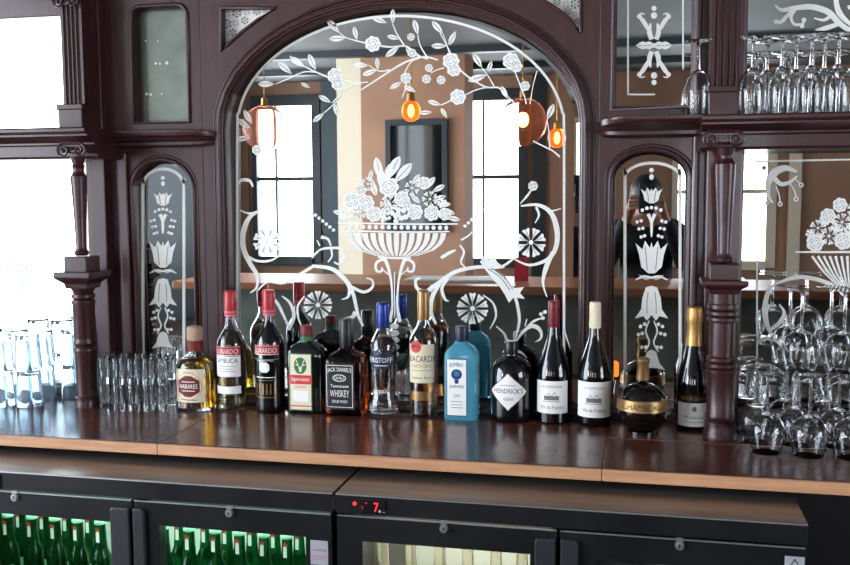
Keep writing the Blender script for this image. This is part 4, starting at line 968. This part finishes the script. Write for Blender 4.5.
# tumblers, upside down, two high
TH = .098; TR = .0355
def tumbler_mesh():
    o = [(TH, .001), (TH, TR*.84), (TH-.003, TR*.88), (TH-.02, TR*.90), (.02, TR*.985), (.001, TR), (0, TR-.0008)]
    i = [(TH-.012, .001), (TH-.013, TR*.76), (TH-.02, TR*.81), (.001, TR-.002), (0, TR-.0016)]
    return glass(o, i, 20, 'tumbler', M['glass_t'])
t0 = tumbler_mesh(); first = True
front = [(-2, 406), (22, 408)]
stacks = []
base = onZ(22, 408, ZS)
dxT, dyT = .076, .074
spots = []
P1 = onZ(22, 408, ZS); P2 = onZ(45, 399, ZS); P3 = onZ(66, 390, ZS)
P1.y += TR; P2.y += TR; P3.y += TR
P1.y = min(P1.y, -.158); dx = P2.x-P1.x; P2.y = min(P1.y+math.sqrt(max(0, .0738**2-dx*dx)), -.0725); P3.x = P2.x+.0745; P3.y = -.0725; u = P2-P1
spots = [('in the front left stack', P1+Vector((-.078, -.012, 0))), ('in the stack nearest the camera', P1), ('in the stack behind the nearest one', P2), ('in the stack close to left column', P3),
         ('in the back stack by the left frame edge', P2+Vector((-.080, 0, 0))), ('in the rearmost stack at the left frame edge', P2+Vector((-.16, 0, 0)))]
for i, (w, p) in enumerate(spots):
    p = Vector((p.x, min(p.y, -.036-TR), ZS))
    for k in range(2):
        o = t0 if first else t0.copy()
        if not first: COL.objects.link(o)
        first = False; o.location = (p.x, p.y, ZS+.0005+k*(TH+.0006)); o.rotation_euler.z = .3*i+k
        tag(o, ('upper' if k else 'lower')+' upturned straight tumbler '+w, 'glass', 'upturned tumblers by the left column')
# shot glasses, two high
SH = .070; SR = .0165
o_ = [(0, SR*.80), (.002, SR*.86), (.03, SR*.90), (SH-.002, SR), (SH, SR-.0006)]
i_ = [(.016, .001), (.017, SR*.66), (.03, SR*.78), (SH-.002, SR-.0022), (SH, SR-.0014)]
s0 = glass([(0, .001)]+o_, i_, 16, 'shot_glass', M['glass_s']); first = True
rows = [[(102.5, 411), (116, 412), (131, 412.5), (146, 412.5), (161, 412)], [(109, 404), (123, 405), (138.5, 405.5), (153.5, 405), (169, 406)]]
for r, row in enumerate(rows):
    for i, (x, y) in enumerate(row):
        P = onZ(x, y, ZS)
        for k in range(2):
            o = s0 if first else s0.copy()
            if not first: COL.objects.link(o)
            first = False; o.location = (P.x, P.y+SR, ZS+.0005+k*(SH+.0006)); o.rotation_euler.z = i*.5+k*.7
            tag(o, '%s shot glass in the %s stack of the %s row from left column' % (('upper' if k else 'lower'), ORD[i], ('front', 'back')[r]), 'glass', 'stacked shot glasses')
# stemmed glasses, built upside down: rim at z=0, foot on top
def stemmed(name, label, group, H, bowl, stem_r, foot_r, seg=24):
    t = thing(name, label, 'glass', (0, 0, 0), group)
    zb = bowl[-1][0]; tt = .0011
    inn = [(max(z, 0), max(r-tt, .0012)) for z, r in bowl[:-1]]+[(zb-.004, .001)]
    glass([(0, bowl[0][1]-.0003)]+[(z+.0004 if z == 0 else z, r) for z, r in bowl]+[(zb+.001, .001)], [(0, bowl[0][1]-tt)]+[q for q in inn if q[0] > 0], seg, 'bowl', M['glass_w'], t)
    MB().loft([(zb-.0005, stem_r*1.25), (zb+.012, stem_r), (H-.018, stem_r*.9), (H-.008, stem_r*1.4), (H-.0045, stem_r*2.6)], 10).build('stem', M['glass_w'], t, smooth=60)
    MB().loft([(H-.0055, stem_r*2), (H-.0035, foot_r*.6), (H-.0012, foot_r), (H, foot_r*.98), (H, .001)], seg).build('foot', M['glass_w'], t, smooth=60)
    return t
WH = .178
wg = stemmed('wine_glass', 'x', None, WH, [(0, .031), (.012, .0345), (.03, .0395), (.046, .0415), (.060, .0395), (.072, .033), (.080, .024), (.086, .012), (.089, .0048)], .0036, .034)
first = True
def put_wine(x, y, k, label):
    global first, wg
    z = ZS+.0005+k*(WH+.0006)
    if first: wg.location = (x, y, z); wg['label'] = label; wg['group'] = 'upturned wine glasses'; first = False
    else: dup(wg, (x, y, z), label, 'upturned wine glasses')
pa = onZ(771, 455, ZS); pb = onZ(815, 466, ZS)
stp = .0865
rowdy = .0865
x00 = pa.x; y00 = pa.y+.028
lower = []
for r in range(4):
    yy = y00+r*rowdy-(.018 if r == 0 else .018)
    for c in range(4):
        xx = pb.x+(c-1)*stp-(.012*r)
        yv = yy-(.0 if c else -.012)
        if yv > -.078: continue
        lower.append((xx, yv)); put_wine(xx, yv, 0, '%s upturned wine glass of the %s row on the counter, counted from the right column' % (ORD[c], ['front', 'second', 'third', 'fourth'][r]))
for r in range(3):
    for c in range(3):
        i = r*4+c; j = (r+1)*4+c+1
        if j >= len(lower): continue
        xs = [lower[q] for q in (i, i+1, i+4, i+5) if q < len(lower)]
        xx = sum(p[0] for p in xs)/len(xs)+.035; yv = sum(p[1] for p in xs)/len(xs)
        put_wine(xx, yv, 1, '%s upturned wine glass of the %s upper tier row, standing on other glass feet' % (ORD[c], ['front', 'middle', 'back'][r]))
# champagne flutes upside down on the cornices
FH = .172
fl = stemmed('champagne_flute', 'slim champagne flute upturned alone on the ledge beside the fluted pilaster', 'upturned champagne flutes', FH,
             [(0, .0265), (.02, .0290), (.045, .0305), (.068, .0295), (.086, .0245), (.099, .0145), (.106, .005)], .0036, .032)
lx = onY(697.5, 112, -.114); fl.location = (lx.x, -.114, fx(650, 118, -.09)[1]+.0008)
for r, xs in enumerate([(752, 781, 810, 837, 865), (766, 795, 823, 852)]):
    for i, x in enumerate(xs):
        Y = (-.165, -.100)[r]; P = onY(x, 108, Y)
        dup(fl, (P.x, Y, zt_rc+.0005), '%s upturned champagne flute of the %s row on the right cornice' % (ORD[i], ('front', 'back')[r]))
# ------------------------------------------------------------------ the bottle coolers
ZC = .938
YD = onZ(520, 505, ZC).y
zF = onY(230, 506, YD).z                      # bottom of the fascia, top of the doors
zO = onY(230, 531.5, YD).z                    # top of the door windows
def Xd_(px, py=520): return onY(px, py, YD).x
def cooler(name, label, X0, X1, doors, sticker_at, disp):
    t = thing(name, label, 'drinks cooler', ((X0+X1)/2, YD, 0)); cx = (X0+X1)/2
    def B(x0, x1, y0, y1, z0, z1): return MB().box(x0-cx, x1-cx, y0-YD, y1-YD, z0, z1)
    yb = -.06
    B(X0, X1, YD, yb, ZC-.004, ZC).build('top_panel', M['cooler_top'], t, bevel=.0015)
    B(X0, X1, YD, YD+.012, zF+.002, ZC-.0042).build('fascia', M['black_metal'], t, bevel=.001)
    B(X0+.001, X1-.001, YD-.0012, YD+.001, ZC-.0035, ZC-.0012).build('edge_highlight', M['chrome'], t)  # pale chrome strip standing in for the highlight along the front edge
    q = B(X0, X0+.02, YD+.045, yb, .0, ZC-.0045)
    for a, b, c, d, e, f in ((X1-.02, X1, YD+.045, yb, 0, ZC-.0045), (X0+.02, X1-.02, yb-.02, yb, 0, ZC-.0045), (X0+.02, X1-.02, YD+.045, yb-.02, 0, .12), (X0+.02, X1-.02, YD+.012, yb-.02, zF+.02, ZC-.0045)):
        q.box(a-cx, b-cx, c-YD, d-YD, e, f)
    q.build('cabinet', M['black_metal'], t)
    B(X0+.021, X1-.021, yb-.026, yb-.0205, .125, zF+.018).build('liner', M['liner'], t)
    for k in range(1, len(doors)):
        xm = (Xd_(doors[k-1][1])+Xd_(doors[k][0]))/2
        B(xm-.014, xm+.014, YD+.0365, yb-.03 if doors[k][5] is None else YD+.06, .121, zF+.018).build('light_baffle', M['black_metal'], t)  # added post hiding the lit liner; at full depth it stops light leaking
    for k, (p0, p1, o0, o1, hs, light) in enumerate(doors):
        a = Xd_(p0); b = Xd_(p1); oa = Xd_(o0); ob = Xd_(o1); lo = lambda x: x-cx
        P = [(lo(a), .08), (lo(a), zF-.002), (lo(b), zF-.002), (lo(b), .08)]; H = [(lo(oa), .16), (lo(oa), zO), (lo(ob), zO), (lo(ob), .16)]
        d = plate('door', P, [H], .001, .035, M['black_metal'], t, .0012)
        MB().box(lo(oa)-.004, lo(ob)+.004, .020, .024, .155, zO+.004).build('door_pane', M['door_pane'], d)
        MB().box(lo(a)+.001, lo(b)-.001, -.0006, .004, zF-.0045, zF-.002).build('door_highlight', M['chrome'], d)  # thin chrome strip drawn as the highlight on the door's top edge
        if hs:
            hp0, hp1 = hs; w0 = lo(Xd_(hp0)); w1 = lo(Xd_(hp1)); zt = zF-.018; n = 6; rr = .010; pts = []
            left = abs(hp0-p0) < abs(hp1-p1)
            pts = [(w0, zF-.30), (w0, zt-(0 if left else rr))]
            if not left: pts += [(w0+rr-rr*math.cos(PI/2*i/n), zt-rr+rr*math.sin(PI/2*i/n)) for i in range(1, n+1)]+[(w1, zt)]
            else: pts += [(w1-rr+rr*math.sin(PI/2*i/n), zt-rr+rr*math.cos(PI/2*i/n)) for i in range(0, n+1)]
            pts += [(w1, zF-.30)]
            MB().prism(pts, -.010, .0005).build('handle', M['grip'], d, bevel=.003)
        xm = lo((a+b)/2 if k < 9 else a)
        lk = MB(); zl = zF-.014
        vs = []
        lk.tube([(xm, .002, zl), (xm, -.006, zl)], .0085, 18); lk.tube([(xm, -.0055, zl), (xm, -.008, zl)], .006, 14)
        lk.box(xm-.007, xm+.007, -.004, .001, zl+.009, zl+.015); lk.build('lock', M['chrome'], d, smooth=40)
        MB().box(xm-.001, xm+.001, -.0086, -.0079, zl-.004, zl+.004).build('keyhole', M['black'], d)
        if light:
            MB().box(lo(oa)-.03, lo(ob)+.03, .10, .42, zO+.024, zO+.027).build('light_panel', M[light], t)
            MB().box(lo(oa)-.02, lo(ob)+.02, YD*0+.06, -yb*0+(yb-.03-YD), .52, .524).build('shelf', M['black_metal'], t)
    for px0, px1, py0, py1, txt in sticker_at:
        x0, x1 = Xd_(px0)-cx, Xd_(px1)-cx; z1 = onY(px0, py0, YD).z; z0 = z1-(x1-x0)*1.35
        st = MB().box(x0, x1, -.0006, .0012, z0, z1); mats = [M['grey_paper'], M['redink']]
        if txt == 'bars':
            V, Fs, _ = text_mesh('cooling'); w = (x1-x0)*.85; st.add([((x0+x1)/2+x*w, -.0009, z1-(z1-z0)*.4+z*.007) for x, z in V], Fs, 1)
            for f in (.62, .7, .78): st.box(x0+.003, x1-.004, -.0009, -.0005, z1-(z1-z0)*f-.0006, z1-(z1-z0)*f, 1)
        else:
            mats[1] = M['ink']; c = (x0+x1)/2; h = (x1-x0)*.34; zc = z1-.014
            for p, q in (((c-h, zc-h), (c, zc+h*.8)), ((c, zc+h*.8), (c+h, zc-h)), ((c+h, zc-h), (c-h, zc-h))):
                st.tube([(p[0], -.0008, p[1]), (q[0], -.0008, q[1])], .0008, 5, 1)
        st.build('sticker', mats, t)
    # thermostat
    px0, px1, py = disp
    x0, x1 = Xd_(px0)-cx, Xd_(px1)-cx; zc = (ZC+zF)/2-.002
    dsp = MB().box(x0, x1, -.003, .002, zc-.017, zc+.015).build('thermostat', M['black'], t, bevel=.001)
    xs = x0+(x1-x0)*.64; q = MB(); w = .0085; h = .011
    V, Fs, _ = text_mesh('7'); q.add([(xs+x*w*1.1, -.0036, zc+z*h*1.7) for x, z in V], Fs); q.build('digit', M['led_red'], dsp)
    q = MB(); q.tube([(x0-.012, .001, zc+.004), (x0-.012, -.0012, zc+.004)], .0038, 14); q.build('power_light', M['led_red'], t)
    q = MB(); q.box(x0+.012, x0+.0145, -.0035, -.0025, zc+.006, zc+.009); q.box(x0+.005, x0+.006, -.0035, -.0025, zc-.006, zc+.002); q.build('indicator', M['led_red_dim'], dsp)
    q = MB(); q.tube([(x1-.012, -.003, zc-.008), (x1-.012, -.0038, zc-.008)], .003, 10).box(x1-.006, x1-.001, -.0038, -.003, zc-.010, zc-.0085); q.build('button', M['grey_paper'], dsp)
    return t
M['grip'] = mat('door_grip_plastic', (50, 51, 54), .4)
M['grey_paper'] = mat('grey_sticker', (176, 180, 186), .5)
cooler('bottle_cooler', 'black glass door bottle cooler with green beer bottles, left of the pair', Xd_(-96, 480), Xd_(332.5, 500),
       [(-92, 132, -70, 111, (112, 131), 'led_green'), (134, 331, 158, 305, (134.5, 146), 'led_green')], [(310, 327.5, 540, 560, 'bars')], (-16, 3, 475))
cooler('bottle_cooler', 'black bottle cooler with red temperature display, right of the pair', Xd_(335.5, 500), Xd_(808, 530),
       [(337, 557, 362, 530, (535, 556), 'led_warm'), (560, 807, 598, 772, (561, 579), None)], [(786, 806, 556, 575, 'tri')], (360.5, 386, 508))

# bottles in the coolers, standing on the shelf
ZSH = .5245
def shelf_bottle(name, label, group, r, top, m, strip):
    t = thing(name, label, 'bottle', (0, 0, 0), group); H = top-ZSH
    R = [(0, r*.9), (.004, r), (H*.55, r), (H*.62, r*.93), (H*.70, r*.62), (H*.76, .0145), (H*.80, .0135), (H-.012, .0125), (H-.010, .0132), (H-.002, .0132), (H, .012)]
    MB().loft(R, 18).build('glass_body', m, t, smooth=50)
    MB().loft([(H-.009, .0140), (H-.008, .0146), (H-.001, .0142), (H+.0012, .0125)], 18).build('cap', M['mint'] if strip else M['bronze'], t, smooth=40)
    if strip:
        y = -.0142; q = MB()
        q.add([(-.0045, y-.0002, H*.775), (.0045, y-.0002, H*.775), (.0045, y-.0002, H-.022), (-.0045, y-.0002, H-.022)], [(0, 1, 2, 3)], 0)
        pts = []
        for k in range(10):
            a = PI/2+k*PI/5; rr = .0085 if k % 2 == 0 else .0036; pts.append((rr*math.cos(a), y-.0012, H-.020+rr*math.sin(a)))
        q.add(pts, [tuple(range(10))], 1); q.build('neck_label', [M['white'], M['red_star']], t, recalc=False)
        q = MB()
        for i in range(11):
            pass
        V = []; n = 10
        for i in range(n+1):
            a = -PI/2-1.0+2.0*i/n
            for zz in (H*.25, H*.45): V.append((math.cos(a)*(r+.0004), math.sin(a)*(r+.0004), zz))
        q.add(V, [(2*i, 2*i+2, 2*i+3, 2*i+1) for i in range(n)]); q.build('body_label', M['mint'], t, smooth=180)
    return t
YR1, YR2 = -.40, -.345
zt1 = onY(57, 516.5, YR1).z
beer = None
def put_beer(px, Y, label, grp):
    global beer
    X = onY(px, 540, Y).x
    if beer is None:
        beer = shelf_bottle('beer_bottle', label, grp, .0245, zt1, M['beer_glass'], True); beer.location = (X, Y, ZSH); return
    dup(beer, (X, Y, ZSH), label, grp)
for i, px in enumerate((-14, 9, 33, 56, 78.5, 101)): put_beer(px, YR1, '%s green beer bottle of the front row behind the leftmost cooler door' % ORD[i], 'beer bottles behind the leftmost door')
for i, px in enumerate((-1, 22, 45.5, 68.5, 91)): put_beer(px, YR2, '%s green beer bottle of the second row behind the leftmost cooler door' % ORD[i], 'beer bottles behind the leftmost door')
for i, px in enumerate((164, 189.5, 215.5, 239.5, 264, 287)): put_beer(px, YR1, '%s green beer bottle of the front row behind the stickered cooler door' % ORD[i], 'beer bottles behind the second door')
for i, px in enumerate((180, 206, 227, 252, 275, 299)): put_beer(px, YR2, '%s green beer bottle of the second row behind the stickered cooler door' % ORD[i], 'beer bottles behind the second door')
lag = None
for i, px in enumerate((383, 411, 440, 468, 496, 522)):
    X = onY(px, 560, YR1).x; lab = 'pale glass bottle, %s from the left in the brightly lit cream cooler window' % ORD[i]
    if lag is None:
        lag = shelf_bottle('pale_bottle', lab, 'pale bottles behind the third door', .0265, onY(440, 541, YR1).z, M['lager_glass'], False); lag.location = (X, YR1, ZSH)
    else: dup(lag, (X, YR1, ZSH), lab)

# ------------------------------------------------------------------ the person taking the picture, seen only in the mirrors
def skin_mesh(name, J, E_, m, parent=None, sub=2):
    me = bpy.data.meshes.new(name); me.from_pydata([j[0] for j in J], E_, []); o = bpy.data.objects.new(name, me); COL.objects.link(o)
    me.materials.append(m)
    sk = o.modifiers.new('skin', 'SKIN'); sk.use_smooth_shade = True
    if not me.skin_vertices: me.skin_vertices.new()
    for i, j in enumerate(J):
        r = j[1]; me.skin_vertices[0].data[i].radius = r if isinstance(r, tuple) else (r, r); me.skin_vertices[0].data[i].use_root = (i == 0)
    ss = o.modifiers.new('sub', 'SUBSURF'); ss.levels = sub; ss.render_levels = sub
    if parent: o.parent = parent
    return o
px_, py_ = .02, -2.90
J = [((0, 0, .92), (.15, .10)), ((0, 0, 1.08), (.13, .095)), ((0, 0, 1.24), (.15, .10)), ((0, .005, 1.36), (.10, .07)), ((0, .01, 1.43), .05), ((0, .02, 1.50), (.07, .085)), ((0, .02, 1.57), (.06, .07))]
Ed = [(i, i+1) for i in range(6)]
def chain(start, pts):
    p = start
    for q in pts: J.append(q); Ed.append((p, len(J)-1)); p = len(J)-1
    return p
for s in (-1, 1):
    chain(0, [((s*.10, 0, .82), .085), ((s*.11, .01, .48), .055), ((s*.11, -.01, .09), .04), ((s*.115, .10, .04), .035)])
    h = chain(3, [((s*.17, 0, 1.36), .052), ((s*.21, .06, 1.14), .042), ((s*.13, .24, 1.34), .033), ((s*.085, .30, 1.44), .025), ((s*.075, .33, 1.49), (.02, .03))])
    for k in range(4): chain(h, [((s*.078, .352, 1.47+.019*k), .009), ((s*.045, .366, 1.472+.019*k), .0085), ((s*(.028+.004*k), .368, 1.473+.019*k), .008)])
    chain(h, [((s*.062, .325, 1.475), .010), ((s*.045, .318, 1.49), .009)])
p = skin_mesh('person', J, Ed, M['skin'])
p.location = (px_, py_, 0)
tag(p, 'person in dark clothes holding up a phone, reflected in the right arched mirror', 'person')
JJ = [((0, 0, .90), (.17, .12)), ((0, 0, 1.08), (.15, .11)), ((0, 0, 1.25), (.165, .112)), ((0, .005, 1.365), (.115, .082)), ((0, .01, 1.41), (.06, .06))]
EE = [(0, 1), (1, 2), (2, 3), (3, 4)]
for s in (-1, 1):
    k = len(JJ); JJ += [((s*.175, 0, 1.36), .064), ((s*.215, .06, 1.14), .055), ((s*.132, .235, 1.335), .043), ((s*.098, .285, 1.415), .036)]; EE += [(3, k), (k, k+1), (k+1, k+2), (k+2, k+3)]
skin_mesh('jumper', JJ, EE, M['cloth'], p)
JJ = [((0, 0, .93), (.155, .11)), ((0, 0, .86), (.15, .11))]; EE = [(0, 1)]
for s in (-1, 1):
    k = len(JJ); JJ += [((s*.10, 0, .80), .095), ((s*.11, .01, .48), .067), ((s*.11, -.01, .12), .055)]; EE += [(1, k), (k, k+1), (k+1, k+2)]
skin_mesh('trousers', JJ, EE, M['cloth'], p)
q = MB().ball((0, -.005, 1.545), .103, 20, 14, sc=(.86, .98, 1.02)).build('hair', M['hair'], p, smooth=180)
q = MB()
for s in (-1, 1): q.ball((s*.03, .10, 1.54), .011, 10, 8)
q.build('eyes', M['white'], p, smooth=180)
o = MB().box(-.038, .038, -.004, .004, -.076, .076).build('mobile_phone', M['black'], bevel=.003)
o.location = (px_+.0, py_+.378, 1.52); tag(o, 'black phone held up by the person in dark clothes', 'phone')

# ------------------------------------------------------------------ light and view
wd = bpy.data.worlds.new('world'); SC.world = wd; wd.use_nodes = True
wd.node_tree.nodes['Background'].inputs['Color'].default_value = (.75, .85, 1, 1); wd.node_tree.nodes['Background'].inputs['Strength'].default_value = .6
vs = SC.view_settings; vs.view_transform = 'Standard'; vs.look = 'None'; vs.gamma = 1; vs.use_curve_mapping = False; vs.exposure = 0.45
cy = SC.cycles; cy.max_bounces = 14; cy.transmission_bounces = 12; cy.glossy_bounces = 8; cy.diffuse_bounces = 4; cy.transparent_max_bounces = 8
cy.sample_clamp_indirect = 6; cy.use_denoising = True; cy.caustics_reflective = True; cy.caustics_refractive = True
